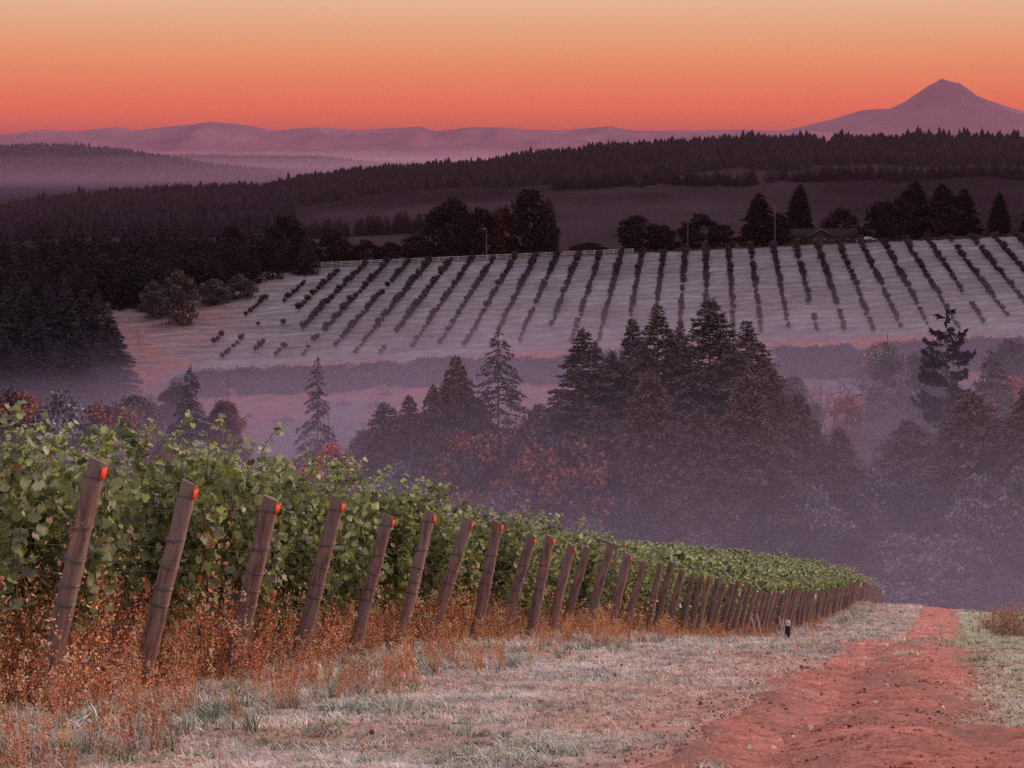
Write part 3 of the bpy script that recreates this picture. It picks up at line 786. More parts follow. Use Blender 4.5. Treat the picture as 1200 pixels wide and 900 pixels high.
# ---- crest trees, dark against the far fields
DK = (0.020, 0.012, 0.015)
DARK_R = [leafy_mesh(14, 14, 81 + i, DK, 60, 110, 0.6, 0.02, alt=(0.028, 0.016, 0.018), altf=0.3) for i in range(3)]
DARK_RED = leafy_mesh(14, 10, 86, (0.06, 0.018, 0.016), 50, 110, 0.55, 0.02)
DARK_C = [conifer_mesh(16, 9, 91 + i, DK, 420, 80, 0.75, 0.0, 0.65, 0.3, 0, 0.2) for i in range(2)]
CREST = [
 ('R', 0, 333, 462, 254, 62, 'big round dark tree at the left end of the ridge beside the white fence'),
 ('R', 1, 271, 458, 265, 50, 'round dark tree left of the big round one at the forest edge'),
 ('R', 2, 388, 462, 269, 46, 'flat topped dark tree behind the left end of the white fence'),
 ('R', 1, 428, 466, 281, 40, 'low dark bush right of the flat topped tree behind the fence'),
 ('R', 0, 457, 467, 284, 36, 'lowest dark bush behind the white fence'),
 ('R', 2, 488, 466, 275, 44, 'rounded dark bush left of the huge tree clump'),
 ('R', 0, 530, 470, 234, 74, 'huge round dark tree left of the lamp pole'),
 ('R', 1, 562, 474, 243, 50, 'dark round tree directly behind the lamp pole'),
 ('E', 0, 590, 472, 242, 34, 'reddish dark tree between the two huge ones behind the fence'),
 ('R', 2, 620, 470, 221, 62, 'tallest dark tree on the ridge right of the lamp pole'),
 ('R', 0, 640, 466, 252, 34, 'dark tree clinging to the right side of the tallest ridge tree'),
 ('R', 1, 690, 468, 284, 44, 'low bush at the right end of the white fence'),
 ('R', 2, 748, 466, 252, 56, 'spreading dark tree above the middle rows of the orchard'),
 ('R', 0, 778, 468, 264, 40, 'smaller dark tree right of the spreading one'),
 ('R', 1, 820, 466, 250, 52, 'dark rounded tree left of the three conifers on the ridge'),
 ('R', 2, 848, 468, 263, 36, 'small dark tree left of the pointed ridge conifer'),
 ('C', 0, 889, 464, 227, 44, 'pointed dark conifer left of the farmhouse'),
 ('R', 0, 912, 470, 250, 34, 'dark bush between the pointed conifer and the farmhouse'),
 ('C', 1, 938, 490, 217, 38, 'tall dark conifer behind the farmhouse'),
 ('R', 1, 985, 492, 244, 52, 'round dark tree behind the farmhouse roof'),
 ('R', 2, 1035, 478, 236, 62, 'dark spreading tree right of the parked cars'),
 ('C', 0, 1072, 478, 214, 56, 'highest dark conifer of the clump right of the farmhouse'),
 ('R', 0, 1055, 472, 232, 50, 'dark tree in the clump right of the farmhouse'),
 ('C', 1, 1104, 474, 216, 48, 'dark conifer in the right half of the ridge clump'),
 ('R', 1, 1100, 470, 234, 60, 'broad dark tree filling the ridge clump'),
 ('C', 0, 1130, 474, 222, 42, 'last dark conifer at the right of the ridge clump'),
 ('C', 1, 1172, 466, 226, 26, 'narrow dark conifer standing alone near the right end of the ridge'),
 ('C', 0, 1212, 468, 230, 30, 'dark conifer at the right edge of the ridge'),
 ('R', 2, 230, 446, 284, 44, 'dark tree in the forest edge above the frosted field'),
 ('C', 1, 180, 448, 286, 30, 'dark conifer rising from the left forest'),
 ('C', 0, 130, 446, 290, 30, 'dark conifer above the left fir stand'),
 ('C', 1, 365, 470, 280, 22, 'small dark conifer between the big round and the flat topped tree'),
]
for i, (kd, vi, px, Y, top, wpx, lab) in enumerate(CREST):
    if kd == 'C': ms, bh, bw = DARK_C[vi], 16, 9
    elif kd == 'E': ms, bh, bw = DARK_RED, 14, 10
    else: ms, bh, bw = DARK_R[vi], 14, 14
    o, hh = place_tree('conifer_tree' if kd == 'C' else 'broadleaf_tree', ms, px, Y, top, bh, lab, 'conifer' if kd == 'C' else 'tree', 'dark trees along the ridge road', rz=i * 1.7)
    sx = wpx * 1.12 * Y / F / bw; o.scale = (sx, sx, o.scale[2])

# pale autumn trees and bare trees on the left field
PALE = leafy_mesh(12, 13, 97, (0.075, 0.055, 0.055), 55, 110, 0.5, 0.02)
for i, (px, Y, top, wpx, lab) in enumerate([(209, 392, 318, 58, 'grey brown rounded tree at the corner of the frosted field'),
                                            (250, 412, 328, 46, 'dull brown tree right of the grey brown one by the field'),
                                            (282, 418, 322, 44, 'dull brown bush along the forest edge'),
                                            (180, 400, 330, 40, 'dull brown bush left of the grey brown tree')]):
    o, hh = place_tree('broadleaf_tree', PALE, px, Y, top, 12, lab, 'tree', 'trees along the forest edge', rz=i * 2.1)
    sx = wpx * Y / F / 13; o.scale = (sx, sx, o.scale[2])
b1 = bare_mesh(9, 3, 0.6, 4, 0.6, 0.012).mesh('trunk', M['bark'])
b2 = bare_mesh(9, 8, 0.8, 4, 0.45, 0.012).mesh('trunk', M['bark'])
for me, px, Y, s, lab in [(b1, 190, 392, 1.0, 'small bare tree on the frosted field below the grey brown tree'), (b2, 162, 372, 0.95, 'bare spreading sapling alone on the frosted field at left')]:
    X = (px - 600) / F * Y
    o = empty('bare_tree', (X, Y, float(H(np.array([X]), np.array([Y]), False)[0])), 0.4, s); tag(o, lab, 'tree'); link_mesh('trunk', me, o)

# ---- forests that read as masses
def low_tree(seed, n=7, tiers=5, w=0.26):
    r = np.random.default_rng(seed); V = []; P = []
    for t in range(tiers):
        z0 = t / tiers * 0.86; z1 = min(1.0, z0 + 0.36)
        ra = w * (1 - z0) ** 0.85
        b = len(V)
        for k in range(2 * n):
            a_ = k * math.pi / n + t
            rr = ra * (1.0 if k % 2 else 0.62) * r.uniform(.75, 1.2)
            V.append((rr * math.cos(a_), rr * math.sin(a_), z0 + r.uniform(-.02, .03) - (0.03 if k % 2 else 0)))
        V.append((r.normal() * .01, r.normal() * .01, z1))
        for k in range(2 * n):
            P.append((b + k, b + (k + 1) % (2 * n), b + 2 * n))
    return np.array(V), np.array(P)
LT0 = [low_tree(s) for s in range(5)]
def mid_tree(seed):
    r_ = np.random.default_rng(seed)
    nb_, V, P_, K_ = 150, [], [], []
    mb_ = MB()
    for i_ in range(nb_):
        t_ = (i_ / nb_) ** 0.9; a_ = i_ * 2.4 + r_.normal() * .5; L_ = 0.27 * (1 - t_) ** 0.75 * r_.uniform(.6, 1.2) + .015
        m_ = max(2, int(9 * L_ / .27)); s_ = r_.random(m_) ** .5
        p_ = np.stack([np.cos(a_) * L_ * s_, np.sin(a_) * L_ * s_, t_ + .05 * s_ - .10 * s_ ** 2 + r_.normal(size=m_) * .01], 1) + r_.normal(size=(m_, 3)) * [.02, .02, .004]
        sc_ = .075 * (.6 + .8 * r_.random(m_)) * (1 - .4 * t_)
        scatter(TVt, TPt, p_, rot_zxy(a_ - np.pi / 2 + r_.normal(size=m_) * .7, r_.normal(size=m_) * .4, r_.normal(size=m_) * .7), np.stack([sc_ * .7, sc_, sc_], 1), np.ones((m_, 3)), mb_)
    scatter(TVt, TPt, np.array([[0, 0, .95]] * 5), rot_zxy(r_.random(5) * 6, np.full(5, 1.2), r_.random(5)), np.full(5, .07), np.ones((5, 3)), mb_)
    return np.concatenate(mb_.V), np.concatenate(mb_.P)
MT = [mid_tree(s) for s in range(5)]
def forest(name, X, Y, h, col, label, ref, wmul=1.0, tmpl=None):
    mb = MB(); r = np.random.default_rng(len(X)); LT = tmpl or LT0
    Z = H(X, Y, False) - 0.3
    kk = r.integers(0, 5, len(X))
    for k in range(5):
        s = kk == k
        n = s.sum()
        sc = np.stack([h[s] * wmul, h[s] * wmul, h[s]], 1)
        scatter(LT[k][0], LT[k][1], np.stack([X[s], Y[s], Z[s]], 1), rot_zxy(r.random(n) * 6.28, r.normal(size=n) * .03, r.normal(size=n) * .03), sc, vary(col, n, r, 0.18), mb)
    return tag(mb.build(name, M['needle'], loc=None), label, 'forest', kind='stuff')
r = np.random.default_rng(5)
n = 2600
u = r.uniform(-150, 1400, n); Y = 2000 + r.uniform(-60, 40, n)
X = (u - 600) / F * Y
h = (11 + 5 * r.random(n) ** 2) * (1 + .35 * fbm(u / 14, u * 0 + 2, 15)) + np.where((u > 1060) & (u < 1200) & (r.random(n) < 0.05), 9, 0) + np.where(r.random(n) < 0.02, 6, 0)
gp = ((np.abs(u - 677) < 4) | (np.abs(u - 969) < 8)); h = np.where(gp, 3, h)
n2_ = 7000
u2 = r.uniform(-150, 1400, n2_); Y2 = r.uniform(1500, 2000, n2_)
keep = (Y2 > 1540 + 120 * fbm(u2 / 90, u2 * 0, 3)); u2, Y2 = u2[keep], Y2[keep]
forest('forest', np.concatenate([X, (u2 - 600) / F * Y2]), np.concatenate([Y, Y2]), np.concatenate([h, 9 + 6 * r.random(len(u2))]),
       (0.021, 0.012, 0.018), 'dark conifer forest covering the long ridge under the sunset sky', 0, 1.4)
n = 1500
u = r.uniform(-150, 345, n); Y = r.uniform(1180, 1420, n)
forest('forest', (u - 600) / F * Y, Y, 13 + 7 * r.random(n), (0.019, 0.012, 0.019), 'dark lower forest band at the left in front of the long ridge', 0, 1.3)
n = 3200
u = r.uniform(-200, 330, n); Y = 5000 + r.uniform(-900, 120, n)
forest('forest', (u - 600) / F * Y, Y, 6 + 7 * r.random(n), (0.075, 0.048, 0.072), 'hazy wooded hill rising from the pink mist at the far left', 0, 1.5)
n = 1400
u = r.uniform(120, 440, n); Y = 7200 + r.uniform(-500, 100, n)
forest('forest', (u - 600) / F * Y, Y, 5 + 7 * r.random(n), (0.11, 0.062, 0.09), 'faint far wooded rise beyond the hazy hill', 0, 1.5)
n = 420
u = r.uniform(330, 1250, n); Y = 1080 + 90 * fbm(u / 60, u * 0, 4) + 300 * (u > 650) + r.uniform(-15, 15, n)
forest('forest', (u - 600) / F * Y, Y, 8 + 6 * r.random(n), (0.024, 0.015, 0.021), 'scattered dark tree belts across the dim fields behind the ridge road', 0, 1.4, MT)
n = 900
u = r.uniform(-120, 360, n); Y = r.uniform(400, 520, n)
edge_ = np.interp(u, [-120, 140, 200, 250, 350], [390, 410, 408, 424, 444])
k = Y > edge_; u, Y = u[k], Y[k]
forest('forest', (u - 600) / F * Y, Y, 9.0 + 4.5 * r.random(len(u)) - 2 * (u > 240), (0.024, 0.018, 0.024), 'dark conifer wood behind the left end of the frosted field', 0, 1.35, MT)

# ---- bramble bank under the orchard and rough brush
def bush_mass(name, label, pts, size, col, alt=None, leaf=0.35, nl=60, seed=1):
    r = np.random.default_rng(seed); mb = MB()
    X, Y = pts[:, 0], pts[:, 1]
    Z = H(X, Y, False)
    n = len(X); m = n * nl
    ii = np.repeat(np.arange(n), nl)
    v = r.normal(size=(m, 3)); v /= np.linalg.norm(v, axis=1)[:, None]; v[:, 2] = np.abs(v[:, 2])
    rr = size[ii] * r.random(m) ** 0.4
    p = np.stack([X[ii], Y[ii], Z[ii]], 1) + v * rr[:, None] * [1.3, 1.0, 0.8]
    base = vary(col, n, r, 0.15)
    if alt is not None:
        s = r.random(n) < 0.25; base[s] = vary(alt, s.sum(), r, 0.15)
    c = base[ii] * (1 + 0.2 * r.normal(size=(m, 1)))
    sc = leaf * (0.5 + r.random(m))
    scatter(QV, QP, p, rot_zxy(r.random(m) * 6.28, r.normal(size=m), r.normal(size=m)), np.stack([sc, sc, sc], 1), np.clip(c, .003, .8), mb)
    return tag(mb.build(name, M['tree_leaf']), label, 'bushes', kind='stuff')
r = np.random.default_rng(8)
hu = np.concatenate([r.uniform(205, 745, 900), r.uniform(912, 1260, 620)])
hY = np.where(hu < 800, 339 + 6 * fbm(hu / 70, hu * 0, 6) + r.uniform(-9, 8, len(hu)), 337 + 6 * fbm(hu / 60, hu * 0, 7) + r.uniform(-10, 9, len(hu)))
bush_mass('bramble_bank', 'dusky purple bramble hedge along the foot of the frosted orchard field', np.stack([(hu - 600) / F * hY, hY], 1), r.uniform(0.9, 1.9, len(hu)), (0.075, 0.055, 0.085), (0.06, 0.055, 0.075), nl=90)
n = 700
u = r.uniform(150, 1250, n); Y = r.uniform(248, 332, n)
k = (fbm(u / 60, Y / 12, 14) > 0.12) | ((u > 880) & (r.random(n) < 0.5)) | ((u < 420) & (r.random(n) < .5) & (Y < 300))
u, Y = u[k], Y[k]
bush_mass('brush', 'low frosted brush scattered over the reddish slope', np.stack([(u - 600) / F * Y, Y], 1), r.uniform(0.5, 1.5, len(u)), (0.13, 0.11, 0.145), (0.24, 0.13, 0.13), nl=70, seed=2)
n = 420
u = r.uniform(-80, 1300, n); Y = r.uniform(196, 250, n)
bush_mass('undergrowth', 'misty undergrowth filling the valley floor between the trees', np.stack([(u - 600) / F * Y, Y], 1), r.uniform(1.8, 3.8, n), (0.055, 0.045, 0.05), (0.09, 0.07, 0.078), leaf=0.40, nl=380, seed=3)
n = 150
u = r.uniform(650, 1240, n); Y = 455 + r.uniform(0, 7, n)
bush_mass('roadside_brush', 'dry brown brush along the ridge road above the orchard', np.stack([(u - 600) / F * Y, Y], 1), r.uniform(0.4, 1.1, n), (0.075, 0.040, 0.035), leaf=0.3, nl=50, seed=4)

# ------------------------------------------------------------------ words for labels
ORD = ['first', 'second', 'third', 'fourth', 'fifth', 'sixth', 'seventh', 'eighth', 'ninth', 'tenth', 'eleventh', 'twelfth', 'thirteenth',
       'fourteenth', 'fifteenth', 'sixteenth', 'seventeenth', 'eighteenth', 'nineteenth', 'twentieth', 'twenty-first', 'twenty-second',
       'twenty-third', 'twenty-fourth', 'twenty-fifth', 'twenty-sixth', 'twenty-seventh', 'twenty-eighth', 'twenty-ninth', 'thirtieth',
       'thirty-first', 'thirty-second', 'thirty-third', 'thirty-fourth', 'thirty-fifth', 'thirty-sixth']

# ------------------------------------------------------------------ orchard on the far slope
def orchard_mesh(seed):
    r = np.random.default_rng(seed); tm = MB(); cm = MB()
    tube(tm, [[0, 0, -0.2], [0.04, 0, 0.5], [0.0, 0.05, 1.0]], [0.07, 0.06, 0.04], 6)
    for k in range(5):
        a_ = k * 1.25 + r.random(); e = np.array([math.cos(a_) * 0.7, math.sin(a_) * 0.7, 1.9 + 0.4 * r.random()])
        tube(tm, [[0, 0, 0.7], [e[0] * .5, e[1] * .5, 1.3], e], [0.04, 0.03, 0.01], 4)
        m = 75
        v = r.normal(size=(m, 3)) * [0.36, 0.36, 0.42] + e * [0.68, 0.68, 0.85]
        scatter(QV, QP, v, rot_zxy(r.random(m) * 6.28, r.normal(size=m), r.normal(size=m)), 0.22 + 0.2 * r.random(m), vary((0.052, 0.036, 0.042), m, r), cm)
    return tm, cm
ORC = [orchard_mesh(100 + i) for i in range(4)]
ORCM = [(a_.mesh('trunk', M['bark']), b_.mesh('crown', M['needle'])) for a_, b_ in ORC]
r = np.random.default_rng(12)
spots = []
for k in range(1, 36):
    ptop = 828 + (k - 20) * (25.0 if k <= 20 else 25.9)
    Xt = (ptop - 600) / F * 450
    y_end = 354.5 + (0 if 3 < k < 30 else 2) + r.uniform(-2, 4)
    Yy = 450.5 if k > 3 else [0, 414, 430, 446][k]
    step = 2.9
    gap_until = None
    while Yy > y_end:
        t_ = (453 - Yy) / 95.0
        X = Xt + 0.128 * (Yy - 450)
        pgap = 0.02 + 0.14 * max(0, t_ - 0.5) * 2 + (0.25 if k < 4 else 0)
        if gap_until is None and r.random() < pgap * 0.28:
            gap_until = Yy - r.uniform(4, 9) * (1.4 if t_ > .5 else .6)
        if gap_until is not None:
            if Yy < gap_until: gap_until = None
        elif r.random() > 0.03:
            spots.append((k, X + r.normal() * .12, Yy, (0.83 - 0.33 * t_) * r.uniform(.65, 1.2) * (1.15 if k < 9 and t_ > .5 else 1)))
        Yy -= step * r.uniform(.9, 1.1)
vis = [s for s in spots if -40 < 600 + F * s[1] / s[2] < 1230]
vis.sort(key=lambda s: s[2] - 8 * s[3])
solo, rest = vis[:298], vis[298:]
cnt = {}
for i, (k, X, Y, s) in enumerate(solo):
    t_, c_ = ORCM[i % 4]
    o = empty('orchard_tree', (X, Y, float(H(np.array([X]), np.array([Y]), False)[0])), i * 1.1, s)
    tag(o, 'small dark orchard tree in the %s slanting row from the left on the frosted field' % ORD[k - 1], 'tree', 'orchard trees in row %d of the frosted field' % k)
    link_mesh('trunk', t_, o); link_mesh('crown', c_, o)
mb = MB(); tb = MB()
for v in range(4):
    sel = [s for i, s in enumerate(rest) if i % 4 == v]
    A = np.array([(s[1], s[2], s[3]) for s in sel])
    pos3 = np.stack([A[:, 0], A[:, 1], H(A[:, 0], A[:, 1], False)], 1)
    rot = rot_zxy(r.random(len(A)) * 6.28, np.zeros(len(A)), np.zeros(len(A)))
    for src in ORC[v]:
        Vv = np.concatenate(src.V); Kk = np.concatenate(src.K)
        for P_ in ([p for p in src.P if p.shape[1] == 4 and len(p) > 0]):
            pass
        P4 = np.concatenate([p for p in src.P if p.shape[1] == 4])
        cc = vary((0.046, 0.031, 0.037), len(A), r, 0.15)
        scatter(Vv, P4, pos3, rot, A[:, 2], cc, mb)
tag(mb.build('orchard_trees', M['needle']), 'upper parts of the dark orchard rows running up to the ridge road', 'trees', kind='stuff')
print('orchard', len(solo), len(rest))

# ------------------------------------------------------------------ white fence, poles, farm on the ridge
fx0, fx1 = (366 - 600) / F * 454, (742 - 600) / F * 454
fe = empty('white_fence', (fx0, 454, float(H(np.array([fx0]), np.array([454.0]), False)[0])))
tag(fe, 'long pale rail fence along the ridge road at the top of the orchard', 'fence')
fz = fe.location.z
nf = 34
fX = np.linspace(fx0, fx1, nf); fZ = H(fX, np.full(nf, 454.0), False)
pm = MB(); box(pm, (0, 0, 0.6), (0.18, 0.18, 1.9)); pme = pm.mesh('post', M['white'])
for x_, z_ in zip(fX, fZ):
    link_mesh('post', pme, fe, (x_ - fx0, 0, z_ - fz))
for hh in (0.5, 0.95, 1.4):
    rm = MB()
    for i in range(nf - 1):
        a_ = np.array([fX[i] - fx0, -0.1, fZ[i] - fz + hh]); b_ = np.array([fX[i + 1] - fx0, -0.1, fZ[i + 1] - fz + hh])
        V = np.array([a_ + [0, -.03, -.08], b_ + [0, -.03, -.08], b_ + [0, -.03, .08], a_ + [0, -.03, .08], a_ + [0, .03, -.08], b_ + [0, .03, -.08], b_ + [0, .03, .08], a_ + [0, .03, .08]])
        rm.add(V, [[0, 1, 2, 3], [5, 4, 7, 6], [3, 2, 6, 7], [4, 5, 1, 0]])
    rm.build('rail', M['white'], fe)

def gz(X, Y): return float(H(np.array([X]), np.array([float(Y)]), False)[0])
for px, Y, top, lab, lamp in [(570, 457, 269, 'slim pole with a small pale lamp in front of the huge ridge trees', True),
                              (806, 458, 258, 'bare utility pole in front of the dark rounded ridge tree', False),
                              (908, 458, 240, 'bare utility pole beside the pointed ridge conifer left of the farmhouse', False)]:
    X = (px - 600) / F * Y; z = gz(X, Y); hh = -(top - HZ) / F * Y - z
    e = empty('utility_pole', (X, Y, z)); tag(e, lab, 'pole')
    m_ = MB(); tube(m_, [[0, 0, -.5], [0, 0, hh]], [0.16, 0.10], 8); m_.build('shaft', M['trim'] if lamp else M['pole'], e)
    m_ = MB()
    if lamp:
        tube(m_, [[0, 0, hh - .1], [-.5, 0, hh + .15]], [.04, .04], 6); m_.build('arm', M['pole'], e)
        m_ = MB(); tube(m_, [[-.75, 0, hh + .16], [-.6, 0, hh + .22], [-.35, 0, hh + .12]], [.10, .2, .1], 8); m_.build('lamp_head', M['white'], e)
    else:
        box(m_, (0, -.12, hh - .6), (2.2, .12, .14)); m_.build('crossarm', M['pole'], e)

def gable(mb, x0, x1, y0, y1, z0, z1, over=0.5, axis='x', th=0.18):
    if axis == 'x':
        ym = (y0 + y1) / 2
        for (a_, b_) in (((y0 - over), ym), ((y1 + over), ym)):
            zz = z0 - 0.15
            V = [[x0 - over, a_, zz], [x1 + over, a_, zz], [x1 + over, b_, z1], [x0 - over, b_, z1],
                 [x0 - over, a_, zz + th], [x1 + over, a_, zz + th], [x1 + over, b_, z1 + th], [x0 - over, b_, z1 + th]]
            mb.add(V, [[0, 1, 2, 3], [4, 5, 6, 7], [0, 1, 5, 4], [1, 2, 6, 5], [3, 0, 4, 7]])
    else:
        xm = (x0 + x1) / 2
        for (a_, b_) in (((x0 - over), xm), ((x1 + over), xm)):
            zz = z0 - 0.15
            V = [[a_, y0 - over, zz], [a_, y1, zz], [b_, y1, z1], [b_, y0 - over, z1],
                 [a_, y0 - over, zz + th], [a_, y1, zz + th], [b_, y1, z1 + th], [b_, y0 - over, z1 + th]]
            mb.add(V, [[0, 1, 2, 3], [4, 5, 6, 7], [0, 1, 5, 4], [1, 2, 6, 5], [3, 0, 4, 7]])
hx = (967 - 600) / F * 480
he = empty('farmhouse', (hx, 480, gz(hx, 480) + 0.1)); tag(he, 'low dark farmhouse with a pale edged gable among the ridge trees', 'house')
m_ = MB(); box(m_, (0, 5, 1.2), (21, 9, 3.6)); box(m_, (-2, -1.2, 1.2), (7.6, 3.6, 3.6))
m_.add([[-5.8, -3.0, 3.0], [1.8, -3.0, 3.0], [-2, -3.0, 5.0], [-5.8, 0.4, 3.0], [1.8, 0.4, 3.0], [-2, 0.4, 5.0]], [[0, 1, 2], [4, 3, 5]])
m_.build('wall', M['house_wall'], he)
m_ = MB(); gable(m_, -10.5, 10.5, 0.5, 9.5, 3.0, 4.9); gable(m_, -5.8, 1.8, -3.0, 5, 3.0, 5.15, 0.6, 'y'); rf = m_.build('roof', M['roof'], he)
m_ = MB()
for sx in (-1, 1):
    xa, xb = (-6.4, -2) if sx < 0 else (2.4, -2)
    m_.add([[xa, -3.66, 2.80], [xb, -3.66, 5.10], [xb, -3.66, 5.42], [xa, -3.66, 3.12], [xa, -3.62, 2.80], [xb, -3.62, 5.10], [xb, -3.62, 5.42], [xa, -3.62, 3.12]],
           [[0, 1, 2, 3], [7, 6, 5, 4], [3, 2, 6, 7], [0, 4, 5, 1]])
m_.build('gable_trim', M['trim'], rf)
m_ = MB(); box(m_, (6.0, 5.2, 5.2), (.9, .9, 1.9)); m_.build('chimney', M['house_wall'], rf)
for x_, y_, w_ in ((-8.2, 0.47, 1.6), (4.2, 0.47, 1.6), (7.6, 0.47, 2.2), (-3.6, -3.03, 1.3), (-0.6, -3.03, 1.3)):
    m_ = MB(); box(m_, (x_, y_, 1.75), (w_ + .2, .06, 1.4)); wf_ = m_.build('window', M['trim'], he)
    m_ = MB(); box(m_, (x_, y_ - .05, 1.75), (w_, .05, 1.2)); m_.build('pane', M['glass'], wf_)
m_ = MB(); box(m_, (2.6, 0.46, 1.1), (1.0, .07, 2.2)); dr = m_.build('door', M['pole'], he)
m_ = MB(); box(m_, (2.95, 0.39, 1.1), (.08, .06, .12)); m_.build('handle', M['trim'], dr)

bx_ = (543 - 600) / F * 486
be = empty('barn', (bx_, 486, gz(bx_, 486))); tag(be, 'dim low barn half hidden under the huge ridge trees', 'barn')
m_ = MB(); box(m_, (0, 3, 1.6), (12, 7, 4.2)); m_.build('wall', M['barn'], be)
m_ = MB(); gable(m_, -6, 6, -.5, 6.5, 3.7, 5.4); m_.build('roof', M['roof'], be)
m_ = MB(); box(m_, (0, -.53, 1.3), (3, .06, 2.8)); m_.build('door', M['pole'], be)

def make_car(px, Y, rz, lab):
    X = (px - 600) / F * Y
    e = empty('parked_car', (X, Y, gz(X, Y) + 0.1), rz); tag(e, lab, 'car', 'cars parked by the farmhouse')
    prof = [(-2.2, .35), (2.15, .35), (2.2, .75), (1.9, .92), (1.0, 1.0), (.45, 1.42), (-.9, 1.45), (-1.5, 1.05), (-2.15, .98), (-2.25, .6)]
    n = len(prof)
    V = [(x_, -.85 if z_ < 1.1 else -.68, z_) for x_, z_ in prof] + [(x_, .85 if z_ < 1.1 else .68, z_) for x_, z_ in prof]
    mbb = MB(); mbb.add(V, [[i, (i + 1) % n, n + (i + 1) % n, n + i] for i in range(n)]); mbb.add(V, [list(range(n))[::-1]]); mbb.add(V, [[n + i for i in range(n)]])
    mbb.build('body', M['car'], e)
    m_ = MB(); m_.add([(-1.3, -.80, 1.05), (.85, -.80, 1.03), (.40, -.70, 1.36), (-.85, -.70, 1.38)], [[0, 1, 2, 3]]); m_.add([(-1.3, .80, 1.05), (.85, .80, 1.03), (.40, .70, 1.36), (-.85, .70, 1.38)], [[3, 2, 1, 0]])
    m_.build('side_window', M['glass'], e)
    for x_ in (-1.35, 1.35):
        for y_ in (-.8, .8):
            m_ = MB(); tube(m_, [[x_, y_ - .1, .33], [x_, y_ + .1, .33]], .33, 14); wh = m_.build('wheel', M['rubber'], e)
            m_ = MB(); tube(m_, [[x_, y_ - .115, .33], [x_, y_ + .115, .33]], .18, 10); m_.build('rim', M['trim'], wh)
make_car(1019, 466, 0.1, 'pale car parked right of the farmhouse')
make_car(1008, 476, 1.2, 'second pale car behind, nearest the farmhouse wall')

# ------------------------------------------------------------------ vineyard
# leaf templates
def leaf_template(n=10):
    ang = np.radians([-90, -60, -28, 5, 32, 60, 90, 120, 148, 175, 208, 240])
    rad = np.array([0.20, 0.50, 0.44, 0.56, 0.45, 0.52, 0.60, 0.52, 0.45, 0.56, 0.44, 0.50])
    V = [(0, 0, 0)] + [(rr * math.cos(a_), rr * math.sin(a_) + 0.0, -0.55 * rr * rr + 0.30 * abs(math.cos(a_)) * rr + 0.12 * math.cos(5 * a_) * rr) for a_, rr in zip(ang, rad)]
    P = [(0, i + 1, (i + 1) % 12 + 1) for i in range(12)]
    return np.array(V), np.array(P)
LV, LP = leaf_template()
SV = np.array([(0, -.5, 0), (.5, -.15, -.1), (.42, .4, -.06), (0, .6, -.12), (-.42, .4, -.06), (-.5, -.15, -.1)])
SP = np.array([(0, 1, 2), (0, 2, 3), (0, 3, 4), (0, 4, 5)])
L_GREEN = np.array([(0.155, 0.165, 0.082), (0.200, 0.205, 0.095), (0.105, 0.116, 0.075), (0.24, 0.235, 0.135)])
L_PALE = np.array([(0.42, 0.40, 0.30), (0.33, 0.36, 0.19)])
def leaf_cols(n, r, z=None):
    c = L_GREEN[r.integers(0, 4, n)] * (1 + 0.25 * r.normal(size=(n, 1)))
    top = r.random(n) < (0.08 if z is None else np.clip(0.04 + 0.30 * (z - 1.3), 0.04, 0.35))  # pale leaves commoner upward: rim light on canopy tops put into leaf colour
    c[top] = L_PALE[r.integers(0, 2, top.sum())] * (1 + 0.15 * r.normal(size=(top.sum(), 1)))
    rd = r.random(n) < 0.006
    c[rd] = (0.24, 0.12, 0.05)
    return np.clip(c, 0.01, 0.8)

